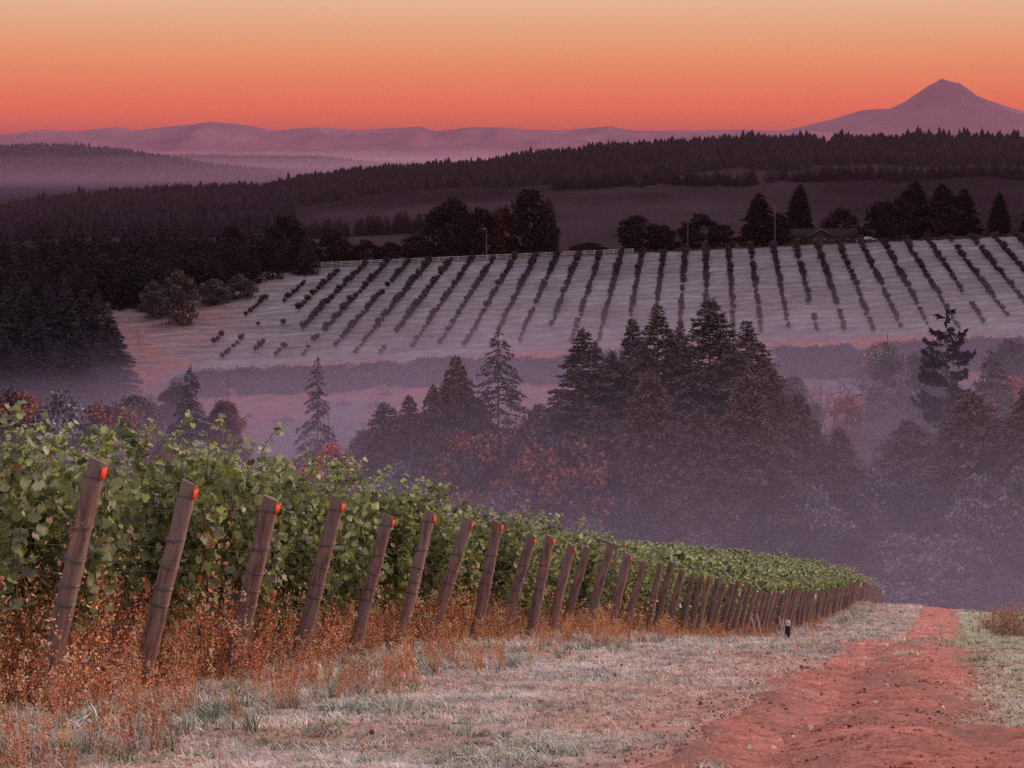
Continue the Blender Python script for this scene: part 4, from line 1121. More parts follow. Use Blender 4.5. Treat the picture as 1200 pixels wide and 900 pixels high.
def vine_meshes(seed, n_leaf=1600, length=1.35, tv=LV, tp=LP, size=0.088, hmax=2.12):
    """row direction is local -X (away from the end post), canopy above z=0"""
    r = np.random.default_rng(seed)
    tm, cm, lm = MB(), MB(), MB()
    # trunk and cordon
    k = 7
    zz = np.linspace(-0.1, 0.72, k)
    tw = np.cumsum(r.normal(size=(k, 2)) * 0.022, axis=0)
    tube(tm, np.stack([-length / 2 + tw[:, 0], tw[:, 1], zz], 1), np.linspace(0.032, 0.02, k), 7)
    for s in (-1, 1):
        q_ = np.linspace(0, 1, 5)
        tube(tm, np.stack([-length / 2 + tw[-1, 0] + s * q_ * length / 2, tw[-1, 1] * (1 - q_), 0.72 + 0.05 * np.sin(q_ * 5) - 0.02 * q_], 1), np.linspace(0.018, 0.010, 5), 6)
    # canes and leaves on them
    nc = 17
    per = n_leaf // (nc + 5)
    allp, alla, nz = [], [], []
    for i in range(nc):
        x0 = -r.random() * length; y0 = r.normal() * 0.04
        hgt = hmax * r.uniform(0.80, 1.08) - (0.25 if i % 4 == 3 else 0) + (0.30 if i % 7 == 0 else 0)
        lean = r.normal(size=2) * [0.20, 0.13]
        q_ = np.linspace(0, 1, 7)
        cx = x0 + lean[0] * q_ ** 1.5 + 0.03 * np.sin(q_ * 7 + i); cy = y0 + lean[1] * q_ ** 1.4 + np.sign(lean[1]) * 0.12 * q_ ** 3
        cz = 0.72 + (hgt - 0.72) * (q_ - 0.10 * q_ ** 4)
        tube(cm, np.stack([cx, cy, cz], 1), np.linspace(0.007, 0.003, 7), 4, cap=False)
        m = per
        t = r.random(m) ** 0.85
        px = np.interp(t, q_, cx) + r.normal(size=m) * 0.09; py = np.interp(t, q_, cy) + r.normal(size=m) * (0.15 - 0.07 * t); pz = np.interp(t, q_, cz) + r.normal(size=m) * 0.06
        allp.append(np.stack([px, py, pz], 1))
    for i in range(5):                             # loose shoots waving above the canopy
        x0 = -r.random() * length; a_ = r.random() * 6.28; q_ = np.linspace(0, 1, 5); ln = r.uniform(.25, .55)
        sx_ = x0 + math.cos(a_) * ln * .8 * q_; sy_ = math.sin(a_) * ln * .4 * q_; sz_ = hmax - .12 + ln * (1.1 * q_ - .5 * q_ ** 2)
        tube(cm, np.stack([sx_, sy_, sz_], 1), np.linspace(.005, .002, 5), 4, cap=False)
        t = r.random(22); allp.append(np.stack([np.interp(t, q_, sx_), np.interp(t, q_, sy_), np.interp(t, q_, sz_)], 1) + r.normal(size=(22, 3)) * .035)
    m = per * 5                                    # skirt of hanging leaves
    allp.append(np.stack([-r.random(m) * length, r.normal(size=m) * 0.17, 0.52 + 0.75 * r.random(m) ** 0.8], 1))
    p = np.concatenate(allp); m = len(p)
    az = np.where(p[:, 1] < 0, np.pi, 0) + r.normal(size=m) * 0.9      # faces out of the row
    pit = -(0.95 + r.normal(size=m) * 0.45)                            # tips hang down
    pit = np.where(p[:, 2] > hmax - 0.25, -(0.35 + r.normal(size=m) * 0.55), pit)
    sc = size * (0.55 + 0.75 * r.random(m)) * np.where(p[:, 2] > hmax - 0.1, 0.75, 1)
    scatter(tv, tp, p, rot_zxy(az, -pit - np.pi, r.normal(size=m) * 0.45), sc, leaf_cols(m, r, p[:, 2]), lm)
    return tm, cm, lm

VINE = [vine_meshes(200 + i) for i in range(7)]
VINEM = [(a_.mesh('trunk', M['vine_wood'], True), b_.mesh('canes', M['cane']), c_.mesh('foliage', M['vine_leaf'])) for a_, b_, c_ in VINE]
FARV = [vine_meshes(300 + i, 360, tv=SV, tp=SP, size=0.165) for i in range(4)]
FARM = [(a_.mesh('trunk', M['vine_wood'], True), c_.mesh('foliage', M['vine_leaf'])) for a_, b_, c_ in FARV]

PY = [12.0, 13.4, 15.1, 16.7, 18.2, 19.7, 21.3, 22.75, 24.5, 25.75, 27.3, 28.5, 30.3, 32.1, 33.6, 35.6]
while PY[-1] < 192:
    PY.append(PY[-1] + 1.5)
NP = len(PY)
ROWDIR = np.array([-1, 0.282]) / math.hypot(1, .282)
row_ang = math.atan2(-0.282, 1)        # local +X points back towards the track
LEN = 1.3

# end posts ----------------------------------------------------------
def post_meshes(seed, far=False):
    r = np.random.default_rng(seed)
    n = 16 if not far else 8
    k = 9 if not far else 3
    h = 2.25
    z = np.linspace(-0.35, 1.9, k)
    a_ = np.linspace(0, 2 * np.pi, n, endpoint=False)
    rr = np.interp(z, [-.35, 1.9], [0.092, 0.082])
    V = []
    lob = 1 + 0.05 * np.sin(a_ * 3 + seed) + 0.03 * r.normal(size=n)
    for i in range(k):
        cx, cy = r.normal() * 0.0015, r.normal() * 0.0015
        for j in range(n):
            q_ = rr[i] * lob[j] * (1 + 0.015 * r.normal())
            zz = z[i] + ((-0.12 * math.cos(a_[j]) - 0.30 * math.sin(a_[j])) * rr[i] if i == k - 1 else 0)
            V.append((cx + q_ * math.cos(a_[j]), cy + q_ * math.sin(a_[j]), zz))
    idx = np.arange(k * n).reshape(k, n)
    P = [(idx[i, j], idx[i, (j + 1) % n], idx[i + 1, (j + 1) % n], idx[i + 1, j]) for i in range(k - 1) for j in range(n)]
    m = MB(); m.add(V, P); m.add(np.array(V)[idx[-1]], [list(range(n))])
    return m.mesh('shaft', M['post'])
POSTN = [post_meshes(i) for i in range(5)]
POSTF = [post_meshes(i, True) for i in range(2)]
tg = MB()
for aa in np.linspace(-0.55, 0.30, 5)[:-1]:
    da = 0.85 / 4
    pts = []
    for z_ in (1.80, 1.885):
        for q_ in (aa, aa + da):
            for rad_ in (0.092, 0.100):
                pts.append((rad_ * math.cos(q_), rad_ * math.sin(q_), z_ - 0.02 * math.cos(q_)))
    tg.add(pts, [[0, 2, 6, 4], [1, 5, 7, 3], [0, 1, 3, 2], [4, 6, 7, 5]])
TAG = tg.mesh('orange_tag', M['tag'])
def band(z, seed, tilt):
    r = np.random.default_rng(seed); a_ = np.linspace(0, 2 * np.pi, 25)
    m = MB()
    for dz in (0, 0.012):
        tube(m, np.stack([0.096 * np.cos(a_), 0.096 * np.sin(a_), z + dz + tilt * 0.09 * np.cos(a_ + r.random()) ], 1), 0.004, 5, cap=False)
    return m.mesh('wire_band', M['wire'])
BANDS = [band(0.98, 1, .15), band(1.18, 2, -.1), band(1.40, 3, .25), band(1.78, 4, .2), band(0.84, 5, .1)]
dg = MB(); q_ = np.linspace(0, 1, 10); tube(dg, np.stack([0.092 * np.cos(-2.2 + 1.7 * q_), 0.092 * np.sin(-2.2 + 1.7 * q_), 1.66 - 0.34 * q_], 1), 0.0045, 5, cap=False)
DIAG = dg.mesh('wire_wrap', M['wire'])

r = np.random.default_rng(44)
POSTINFO = []
for i, Y in enumerate(PY):
    lean = R(13.5 + r.normal() * 2.0) if i else R(14.5)
    hs = (1.0 + r.normal() * 0.03) * float(np.interp(i, [0, 2, 6], [1.07, 1.06, 1.01]))
    if i == 12: hs = 1.07
    top_off = 1.9 * hs * math.sin(lean)
    bx, by = xf(Y) - top_off * 0.96, Y + top_off * 0.27
    bz = float(H(np.array([bx]), np.array([by]), False)[0]) - 0.04
    near = i < 26
    e = empty('end_post', (bx, by, bz))
    tk = r.uniform(.84, 1.02); e.scale = (tk, tk * r.uniform(.95, 1.05), hs)
    e.rotation_euler = (r.normal() * 0.02, lean, row_ang + r.normal() * 0.05)
    if i < 18:
        what = {0: 'nearest and largest leaning wooden post with a bright orange tag', 12: 'thirteenth leaning post, taller, with a stub brace at its top'}.get(i, '%s leaning wooden end post counted from the nearest%s' % (ORD[i], ', orange tag on its top' if i < 11 else ''))
        tag(e, what, 'post', 'leaning end posts of the vine rows')
    elif i < 36:
        tag(e, '%s leaning wooden end post down the fence line from the nearest' % ORD[i], 'post', 'leaning end posts of the vine rows')
    else:
        tag(e, 'small leaning end post in the crowded far stretch of the line near the crest', 'post', 'crowded far end posts')
    link_mesh('shaft', POSTN[i % 5] if near else POSTF[i % 2], e)
    if i < 13 and i not in (11, 12):
        link_mesh('orange_tag', TAG, e)
    elif i < 40 and i % 6 == 1:
        link_mesh('orange_tag', TAG, e)
    if i < 10:
        for b_ in BANDS[: 5 if i < 6 else 3]: link_mesh('wire_band', b_, e)
        if i % 2 == 0: link_mesh('wire_wrap', DIAG, e)
    if i == 12:
        m_ = MB(); tube(m_, [[-.3, 0, 1.93], [.22, 0, 1.93]], [.03, .03], 7); m_.build('brace', M['post'], e)
        m_ = MB(); tube(m_, [[.14, 0, 1.92], [.20, 0, 1.5]], [.03, .03], 7); m_.build('brace', M['post'], e)
    POSTINFO.append((bx, by, bz, lean, hs))

# vines ---------------------------------------------------------------
r = np.random.default_rng(45)
rest_v = []
n_solo = 0
for i, Y in enumerate(PY):
    bx, by, bz, lean, hs = POSTINFO[i]
    nsol = 6 if i < 10 else (5 if i < 24 else (3 if i < 50 else 1))
    ntot = 14 if i < 70 else 18
    for j in range(ntot):
        s0 = 0.25 + j * LEN
        cx, cy = bx + ROWDIR[0] * s0, by + ROWDIR[1] * s0
        cz = float(H(np.array([cx + ROWDIR[0] * .6]), np.array([cy]), False)[0])
        sc = 1.0 + r.normal() * 0.055
        sc *= float(np.interp(i, [0, 3, 6, 10, 16, 30, 60], [1.07, 1.08, 1.08, 1.0, 0.97, 1.04, 1.06]))
        if i == 0: sc *= 1.0 + 0.015 * j
        flip = r.random() < 0.5
        if j < nsol and n_solo < 299:
            n_solo += 1
            e = empty('grapevine', (cx, cy, cz), row_ang)
            e.scale = (1.0, (-1 if flip else 1) * r.uniform(.9, 1.15), sc)
            if i < 16:
                lab = 'leafy green grapevine, %s along the row behind the %s post' % (ORD[j], 'nearest' if i == 0 else ORD[i]); grp = 'grapevines in the near rows'
            elif i < 40:
                lab = 'green grapevine in the row behind the %s post down the line' % (ORD[i] if i < 36 else 'crowded far posts, fortieth or so'); grp = 'grapevines in the row of post %d' % (i + 1)
                if i >= 36: lab = 'small green grapevine behind the crowded far posts before the crest'; grp = 'grapevines of the far rows'
            else:
                lab = 'small green grapevine behind the crowded far posts before the crest'; grp = 'grapevines of the far rows'
            tag(e, lab, 'grapevine', grp)
            vm = VINEM[(i * 3 + j * 2 + (j > 2)) % 7] if i < 20 else FARM[(i + j) % 4]
            for n_, me in zip(('trunk', 'canes', 'foliage') if len(vm) == 3 else ('trunk', 'foliage'), vm):
                link_mesh(n_, me, e)
        else:
            if i > 100 and j > 12: continue
            rest_v.append((cx, cy, cz, sc))
print('vines', n_solo, len(rest_v), NP)
A = np.array(rest_v); mb = MB()
for v in range(4):
    B = A[v::4]
    rot = rot_zxy(np.full(len(B), row_ang), np.zeros(len(B)), np.zeros(len(B)))
    lm = FARV[v][2]
    Vv = np.concatenate(lm.V); PP = np.concatenate(lm.P); Kk = np.concatenate(lm.K)
    # keep half of the leaves, a little larger: far plants
    n = len(Vv)
    L = Vv[None] * np.stack([np.ones(len(B)), np.ones(len(B)), B[:, 3]], 1)[:, None, :]
    W = np.einsum('pij,pnj->pni', rot, L) + B[:, None, :3]
    Pq = PP[None] + (np.arange(len(B)) * n)[:, None, None]
    mb.add(W.reshape(-1, 3), Pq.reshape(-1, 3), np.tile(Kk, (len(B), 1)))
tag(mb.build('vine_rows', M['vine_leaf']), 'green mass of the remaining vine rows covering the slope behind the posts', 'vines', kind='stuff')

# trellis wires -------------------------------------------------------
for i in range(14):
    bx, by, bz, lean, hs = POSTINFO[i]
    m_ = MB()
    for zz in (0.84, 1.18, 1.40, 1.74):
        s_ = np.linspace(0, 8, 12)
        ax_ = bx + zz * math.sin(lean) * 0.96; ay_ = by - zz * math.sin(lean) * 0.27; az_ = bz + zz * math.cos(lean)
        X_ = ax_ + ROWDIR[0] * s_; Y_ = ay_ + ROWDIR[1] * s_
        Z_ = np.interp(s_, [0, 2.5, 8], [az_, bz + zz, bz + zz]) - 0.015 * np.sin(s_ / 8 * np.pi * 3)
        tube(m_, np.stack([X_, Y_, Z_], 1), 0.0028, 4, cap=False)
    tag(m_.build('trellis_wire', M['wire']), 'thin steel trellis wires running left from the %s post' % ('nearest' if i == 0 else ORD[i]), 'wire', 'trellis wires of the vine rows')

# stakes --------------------------------------------------------------
for i, (px, py_t, Y, hh, w_, tilt, lab) in enumerate([
    (881, 728, 50, 0.30, .055, -.25, 'pale plastic stake, leftmost of the two leaning at the post bases'),
    (887, 723, 50, 0.36, .055, -.22, 'pale plastic stake right beside the leftmost one at the post bases'),
    (913, 726, 54, 0.3, .055, -.22, 'pale stake left of the dark stump'),
    (917, 730, 52, 0.3, .055, -.2, 'pale stake touching the dark stump'),
    (998, 715, 88, 0.55, .09, -.3, 'left one of two tiny pale stakes far down beside the posts'),
    (1001, 717, 88, 0.5, .09, -.1, 'right one of two tiny pale stakes far down beside the posts')]):
    X = (px - 600) / F * Y; zt = -(py_t - HZ) / F * Y
    gz_ = float(H(np.array([X]), np.array([float(Y)]), False)[0])
    hh = max(hh, zt - gz_ + 0.1) if zt > gz_ else hh
    m_ = MB(); tube(m_, [[0, 0, -.1], [tilt * hh, 0, hh]], [w_ * .5, w_ * .45], 6)
    tag(m_.build('stake', M['stake'], loc=(X - tilt * hh, Y, gz_)), lab, 'stake', 'pale stakes by the posts')
X, Y = (923 - 600) / F * 46, 46.0
zg = float(H(np.array([X]), np.array([Y]), False)[0])
e = empty('stump_post', (X, Y, zg)); tag(e, 'short dark post with a pale pink top at the edge of the weeds', 'post')
m_ = MB(); tube(m_, [[0, 0, -.2], [0, 0, .5]], [.085, .08], 10); m_.build('shaft', M['rubber'], e)
m_ = MB(); tube(m_, [[0, 0, .5], [0, 0, .62], [0, 0, .66]], [.082, .08, .03], 10); m_.build('cap', M['stake'], e)
for i, (k_, lab) in enumerate([(44, 'small yellow ribbon on a far post, left of three'), (72, 'small yellow ribbon on a far post near the crest, middle of three'), (100, 'small yellow ribbon on one of the last posts, right of three')]):
    if k_ < NP:
        bx, by, bz, lean, hs = POSTINFO[k_]
        m_ = MB(); w_ = 0.09 + .03 * i; box(m_, (bx + .36, by - .28, bz + 1.55), (w_, .02, .32 + .1 * i))
        tag(m_.build('ribbon', M['yellow_tag']), lab, 'ribbon', 'yellow ribbons on the far posts')

# ------------------------------------------------------------------ dry weeds
def weed_template(seed, kind=0):
    r = np.random.default_rng(seed); V, P, K = [], [], []
    mb = MB()
    ns = 6
    for s in range(ns):
        a_ = r.random() * 6.28; ln = r.uniform(.05, .22); h = r.uniform(.45, 1.0)
        q_ = np.linspace(0, 1, 4)
        pts = np.stack([math.cos(a_) * ln * q_ ** 1.3, math.sin(a_) * ln * q_ ** 1.3, h * q_], 1) + np.array([r.normal() * .05, r.normal() * .05, 0])
        tube(mb, pts, np.linspace(.0045, .002, 4), 3, (0.24, 0.10, 0.065), cap=False)
        m = 40 if kind == 0 else 34
        t = r.random(m) ** 0.75 * 0.95 + 0.05
        p = np.stack([np.interp(t, q_, pts[:, k]) for k in range(3)], 1) + r.normal(size=(m, 3)) * [0.035, 0.035, 0.015]
        c = vary((0.70, 0.265, 0.145), m, r, 0.30)
        hi = r.random(m) < 0.15; c[hi] = vary((0.72, 0.45, 0.34), hi.sum(), r, 0.15)
        dk = r.random(m) < 0.15; c[dk] = vary((0.22, 0.085, 0.055), dk.sum(), r, 0.2)
        sc = r.uniform(.012, .031, m)
        scatter(SV, SP, p, rot_zxy(r.random(m) * 6.28, r.normal(size=m), r.normal(size=m)), np.stack([sc * .6, sc, sc * 2.5], 1), c, mb)
        if kind == 1:      # seed heads
            m2 = 10
            p2 = pts[-1] + r.normal(size=(m2, 3)) * [.018, .018, .03]
            scatter(SV, SP, p2, rot_zxy(r.random(m2) * 6.28, r.normal(size=m2), r.normal(size=m2)), r.uniform(.02, .035, m2), vary((0.40, 0.17, 0.11) if s % 2 else (0.52, 0.33, 0.26), m2, r, .2), mb)
    P3 = np.concatenate([p for p in mb.P if p.shape[1] == 3]); P4 = np.concatenate([p for p in mb.P if p.shape[1] == 4])
    P4 = np.concatenate([P4[:, [0, 1, 2]], P4[:, [0, 2, 3]]])
    return np.concatenate(mb.V), np.concatenate([P3, P4]), np.concatenate(mb.K)
WT = [weed_template(400 + i, i % 2) for i in range(6)]
def scatter_k(T, pos, rot, scale, tint, mb):
    TV_, TP_, TK = T
    p = len(pos)
    if not p: return
    s = np.asarray(scale, float)
    if s.ndim == 1: s = s[:, None]
    W = np.einsum('pij,pnj->pni', rot, TV_[None] * s[:, None, :]) + pos[:, None, :]
    P = TP_[None] + (np.arange(p) * len(TV_))[:, None, None]
    mb.add(W.reshape(-1, 3), P.reshape(-1, 3), np.clip(TK[None] * tint[:, None, :], .01, .9).reshape(-1, 3))
r = np.random.default_rng(46)
def ring(y0, y1, dens, o0, o1):
    n = int((y1 - y0) * (o1 - o0) * dens)
    Y = r.uniform(y0, y1, n); off = r.uniform(o0, o1, n)
    return Y, off
wm = MB()
for (y0, y1, dens, o0, o1, hs) in [(6.6, 16, 19, -2.2, 2.4, .92), (16, 30, 12, -1.7, 2.1, .84), (30, 60, 6, -1.2, 1.7, .85), (60, 120, 2.0, -.8, .9, .9)]:
    Y, off = ring(y0, y1, dens, o0, o1)
    edge = np.clip((o1 - off + 0.7 * fbm(Y / 1.3, off / 1.3, 81)) / 0.7, 0, 1)
    k = r.random(len(Y)) < edge ** 0.7
    Y, off, edge = Y[k], off[k], edge[k]
    X = xf(Y) + off - 0.15
    Z = H(X, Y) - 0.02
    hsc = hs * (0.55 + 0.35 * edge + 0.30 * fbm(X / .8, Y / .8, 82)) * r.uniform(.75, 1.2, len(Y))
    hsc = hsc * np.where(off < -0.6, 1.08, 0.85 - 0.40 * sm(-0.6, 1.3, off)) * (1 + 0.55 * (r.random(len(Y)) < 0.08)) * (1 + 0.7 * fbm(X / .45, Y / .45, 83, 2))
    ok_ = (off < -0.5) | (r.random(len(Y)) < 0.45 + 1.6 * np.clip(fbm(X / .6, Y / .6, 84) + .15, 0, 1)); X, Y, Z, hsc, off = X[ok_], Y[ok_], Z[ok_], hsc[ok_], off[ok_]
    kk = r.integers(0, 6, len(Y))
    far = y0 >= 30
    for t in range(6):
        s = kk == t; n = s.sum()
        wd = hsc[s] * (1.0 if not far else 1.5)
        tint = (1 + 0.15 * r.normal(size=(n, 1))) * (1 + .06 * r.normal(size=(n, 3)))
        scatter_k(WT[t], np.stack([X[s], Y[s], Z[s]], 1), rot_zxy(r.random(n) * 6.28, r.normal(size=n) * .12, r.normal(size=n) * .12), np.stack([wd, wd, hsc[s]], 1), tint, wm)
tag(wm.build('dry_weeds', M['weed']), 'rust orange dried weeds crowding the feet of the posts', 'weeds', kind='stuff')

# ------------------------------------------------------------------ frosted grass
def tuft_template(seed, nb=9, h=1.0, spread=1.1, wd=0.045):
    r = np.random.default_rng(seed); V, P = [], []
    for b in range(nb):
        a_ = r.random() * 6.28; L = h * r.uniform(.5, 1.0); sp = spread * r.uniform(.3, 1.2)
        bx, by = r.normal() * .25, r.normal() * .25
        d = np.array([math.cos(a_), math.sin(a_)]); pn = np.array([-d[1], d[0]]) * wd
        i = len(V)
        for q_, w_ in ((0, 1.0), (.55, .8), (1.0, 0)):
            c = np.array([bx, by]) + d * sp * L * q_ ** 1.6
            z = L * q_ * (1 - .35 * q_ * min(sp, 1.2))
            if w_ > 0:
                V.append((c[0] - pn[0] * w_, c[1] - pn[1] * w_, z)); V.append((c[0] + pn[0] * w_, c[1] + pn[1] * w_, z))
            else:
                V.append((c[0], c[1], z))
        P += [(i, i + 1, i + 3), (i, i + 3, i + 2), (i + 2, i + 3, i + 4)]
    return np.array(V, float), np.array(P)
GT = [tuft_template(500 + i) for i in range(6)]
G_FROST, G_PINK, G_GREEN, G_STRAW = np.array((0.50, 0.43, 0.38)), np.array((0.50, 0.34, 0.28)), np.array((0.20, 0.225, 0.13)), np.array((0.38, 0.20, 0.135))
gm = MB()
for (y0, y1, dens, hh) in [(6.2, 10, 950, .050), (10, 15, 560, .056), (15, 24, 240, .068), (24, 45, 70, .10), (45, 125, 11, .17)]:
    for (o0, o1) in ((-0.6, 5.6), (6.7, 11), (5.0, 7.4)):
        n = int((y1 - y0) * (o1 - o0) * dens * (0.35 if o0 == 5.0 else 1))
        Y = r.uniform(y0, y1, n); off = r.uniform(o0, o1, n)
        X = xf(Y) + off
        k = (np.abs(X) / Y < 0.37)
        l_, r_ = road_edges(Y)
        if o0 == 5.0: k &= fbm(X / .7, Y / 1.6, 99) > .22
        elif o0 < 5: k &= (off < l_ + 0.15 + .4 * fbm(X / .5, Y / .5, 92)) & (r.random(n) < 1 - 0.70 * sm(4.2, 5.6, off + 1.6 * fbm(X / .9, Y / .9, 95)))
        else: k &= (off > r_ - 0.3 + .4 * fbm(X / .5, Y / .5, 93)) & (r.random(n) < .55 + .45 * sm(6.8, 7.6, off))
        k &= r.random(n) < np.clip(0.72 + 2.0 * fbm(X / .8, Y / .8, 94), .42, 1)
        X, Y, off = X[k], Y[k], off[k]
        m = len(X)
        a1 = fbm(X / 1.1, Y / 1.1, 31); a2 = fbm(X / 2.2, Y / 2.2, 96); a3 = fbm(X / .3, Y / .3, 97, 2)
        wts = np.stack([np.clip(.60 - 1.0 * a1, .05, 2), np.clip(.35 + 1.2 * a1, .05, 2), np.clip(.16 + 1.1 * a2 + .8 * a3, 0.01, 2) * (1 + 1.3 * (off > 6)), np.clip(.24 + 1.0 * a1 - .7 * a2, .02, 2)], 1)
        cs = np.cumsum(wts, 1); pick = (r.random(m)[:, None] * cs[:, -1:] > cs).sum(1)
        base = np.stack([G_FROST, G_PINK, G_GREEN, G_STRAW])[pick]
        if o0 > 6: base = base * [0.93, 1.02, 0.86]
        c = np.clip(base * (1 + .24 * r.normal(size=(m, 1))) * (1 + 0.55 * fbm(X / .6, Y / .6, 98))[:, None], .02, .9)
        hl = hh * (0.55 + 0.8 * r.random(m)) * (1 + 1.5 * np.clip(a3 + a2 - .25, 0, 1)) * (1 + .9 * (1 - sm(.6, 1.8, off)))
        Z = H(X, Y) - 0.008
        kk = r.integers(0, 6, m)
        for t in range(6):
            s = kk == t; ns_ = s.sum()
            scatter(GT[t][0], GT[t][1], np.stack([X[s], Y[s], Z[s]], 1), rot_zxy(r.random(ns_) * 6.28, r.normal(size=ns_) * .15, r.normal(size=ns_) * .15), np.stack([hl[s], hl[s], hl[s] * .85], 1), c[s], gm)
tag(gm.build('frosted_grass', M['grass']), 'short frosted grass on both verges of the red dirt track', 'grass', kind='stuff')

# longer green tussocks along the weeds
n = 130
Y = 8.5 + 30 * r.random(n) ** 1.6; off = 1.3 + 0.7 * r.normal(size=n) * .6 + .2
X = xf(Y) + off; Z = H(X, Y) - .01
tm_ = MB(); TT = tuft_template(600, 34, 1.0, .8, .022)
c = vary((0.19, 0.20, 0.13), n, r, .2); k = r.random(n) < .4; c[k] = vary((0.36, 0.34, 0.30), k.sum(), r, .1)
s_ = r.uniform(.10, .24, n)
scatter(TT[0], TT[1], np.stack([X, Y, Z], 1), rot_zxy(r.random(n) * 6.28, r.normal(size=n) * .1, r.normal(size=n) * .1), s_, c, tm_)
tag(tm_.build('grass_tussocks', M['grass']), 'longer grey green grass tussocks at the edge of the dry weeds', 'grass', kind='stuff')

# clods and leaf litter on the track and verge
def clod(seed):
    rr = np.random.default_rng(seed)
    V = np.array([(1, 0, 0), (-1, 0, 0), (0, 1, 0), (0, -1, 0), (0, 0, 1), (0, 0, -1), (.6, .6, .5), (-.6, .6, .4), (-.5, -.6, .5), (.6, -.5, .45)], float) * rr.uniform(.7, 1.2, (10, 1))
    P = [(0, 6, 9), (6, 4, 9), (9, 4, 8), (8, 4, 7), (7, 4, 6), (0, 2, 6), (2, 7, 6), (2, 1, 7), (1, 8, 7), (1, 3, 8), (3, 9, 8), (3, 0, 9), (0, 5, 2), (2, 5, 1), (1, 5, 3), (3, 5, 0)]
    return V, np.array(P)
cl = MB()
n = 14000
Y = 6.4 + 26 * r.random(n) ** 1.5; off = np.clip(6.1 + r.normal(size=n) * 0.75, 3.6, 8.0); X = xf(Y) + off; Z = H(X, Y) + .006
s_ = r.uniform(.003, .011, n) * (1 + (r.random(n) < .04) * 1.2) * (1 + Y / 60)
c = vary((0.40, 0.135, 0.10), n, r, .25); k = r.random(n) < .12; c[k] = vary((.42, .30, .26), k.sum(), r, .2); k = r.random(n) < .12; c[k] = vary((.13, .06, .05), k.sum(), r, .2)
for t in range(4):
    q_ = clod(t); s = np.arange(n) % 4 == t
    scatter(q_[0], q_[1], np.stack([X, Y, Z], 1)[s], rot_zxy(r.random(s.sum()) * 6.28, r.random(s.sum()), r.random(s.sum())), s_[s][:, None] * np.array([[1.2, 1, .6]]), c[s], cl)
tag(cl.build('soil_clods', M['dirt']), 'small red soil clods and pebbles strewn over the dirt track', 'clods', kind='stuff')
n = 520
ll = MB()
Y = 6.5 + 28 * r.random(n) ** 1.5; off = r.uniform(.6, 7.6, n); X = xf(Y) + off; Z = H(X, Y) + .03
c = vary((0.36, 0.16, 0.09), n, r, .3); k = r.random(n) < .3; c[k] = vary((.58, .46, .36), k.sum(), r, .12); k = r.random(n) < .3; c[k] = vary((.10, .055, .045), k.sum(), r, .2)
scatter(LV, LP, np.stack([X, Y, Z], 1), rot_zxy(r.random(n) * 6.28, r.normal(size=n) * .5, r.normal(size=n) * .5), r.uniform(.018, .045, n), c, ll)
tag(ll.build('fallen_leaves', M['weed']), 'curled fallen vine leaves scattered over the verge and track', 'leaves', kind='stuff')

# pinkish dry shrub at the right of the crest
sb = MB(); sr = np.random.default_rng(777); n = 26
scatter_k(WT[1], np.stack([sr.normal(size=n) * .35, sr.normal(size=n) * .35, np.zeros(n)], 1), rot_zxy(sr.random(n) * 6.28, sr.normal(size=n) * .15, sr.normal(size=n) * .15), sr.uniform(.8, 1.7, n), np.ones((n, 3)) * [0.75, 0.95, 1.15], sb)
sbm = sb.mesh('stems', M['weed'])
for px, Y, s, lab in [(1194, 60, 1.35, 'pinkish dry weed clump at the right edge beside the crest of the track'), (1172, 74, 1.5, 'rusty dry weed clump left of the pinkish one by the crest'), (1160, 88, .8, 'lowest dry weed clump nearest the track at the crest')]:
    X = (px - 600) / F * Y
    o = empty('dry_shrub', (X, Y, float(H(np.array([X]), np.array([float(Y)]), False)[0]) - .1), px, s); tag(o, lab, 'shrub')
    link_mesh('stems', sbm, o)

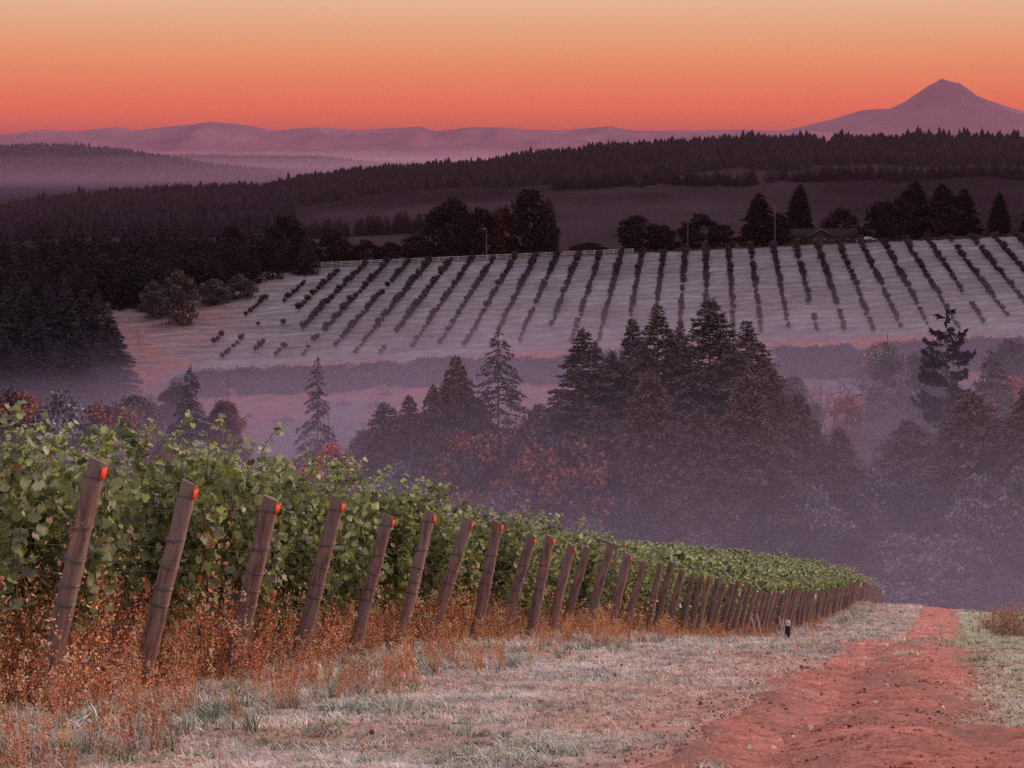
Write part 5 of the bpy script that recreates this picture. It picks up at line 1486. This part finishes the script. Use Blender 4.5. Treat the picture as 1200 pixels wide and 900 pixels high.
# ------------------------------------------------------------------ haze
def volume_box(name, lo, hi, dens, col, aniso=0.0, label=None, slant=None):
    m, nt, out = new_mat(name)
    v = nt.nodes.new('ShaderNodeVolumePrincipled')
    v.inputs['Color'].default_value = tuple(col) + (1,)
    v.inputs['Density'].default_value = dens
    v.inputs['Anisotropy'].default_value = aniso
    nt.links.new(v.outputs[0], out.inputs['Volume'])
    b = MB(); lo, hi = np.array(lo, float), np.array(hi, float)
    if slant is None:
        box(b, (lo + hi) / 2, hi - lo)
    else:                                  # the pool of mist thins towards the wooded left side
        pr = [(lo[0], lo[2]), (hi[0], lo[2]), (hi[0], hi[2]), (-5, hi[2]), (-60, hi[2] - slant * .7), (-125, hi[2] - slant), (lo[0], hi[2] - slant)]
        n = len(pr)
        V = [(x_, lo[1], z_) for x_, z_ in pr] + [(x_, hi[1], z_) for x_, z_ in pr]
        b.add(V, [[n + i, n + (i + 1) % n, (i + 1) % n, i] for i in range(n)])
        b.P.append(np.array([list(range(n))])); b.P.append(np.array([[n + i for i in range(n)][::-1]]))
    return tag(b.build(name, m), label, 'haze', kind='stuff')
volume_box('haze', (-10050, -61, -94), (10050, 14550, 640), 2.3e-5, (0.66, 0.38, 0.50), 0, 'thin mauve air between the hills and mountains')
for top_, d_, y0_, y1_, lab in ((-28, 0.0015, 96, 345, 'thin upper veil of purple valley mist'), (-36, 0.0030, 119, 338, 'second veil of purple valley mist'),
                                (-45, 0.0034, 149, 322, 'third layer of purple valley mist'), (-53, 0.0026, 173, 300, 'lowest layer of purple valley mist')):
    volume_box('valley_mist', (-420, y0_, -78), (420, y1_, top_), d_, (0.49, 0.39, 0.55), 0, lab, slant=15.0 if top_ > -30 else 12.0 if top_ > -40 else None)
for top_, d_, lab in ((-30, 0.7e-4, 'thin pink veil over the far plain'), (-55, 1.0e-4, 'middle pink veil over the far plain'), (-74, 1.6e-4, 'lowest pink mist over the far plain')):
    volume_box('plain_mist', (-6000, 2900 - top_ * 4, -93), (5000, 9500, top_), d_, (0.62, 0.38, 0.50), 0, lab)
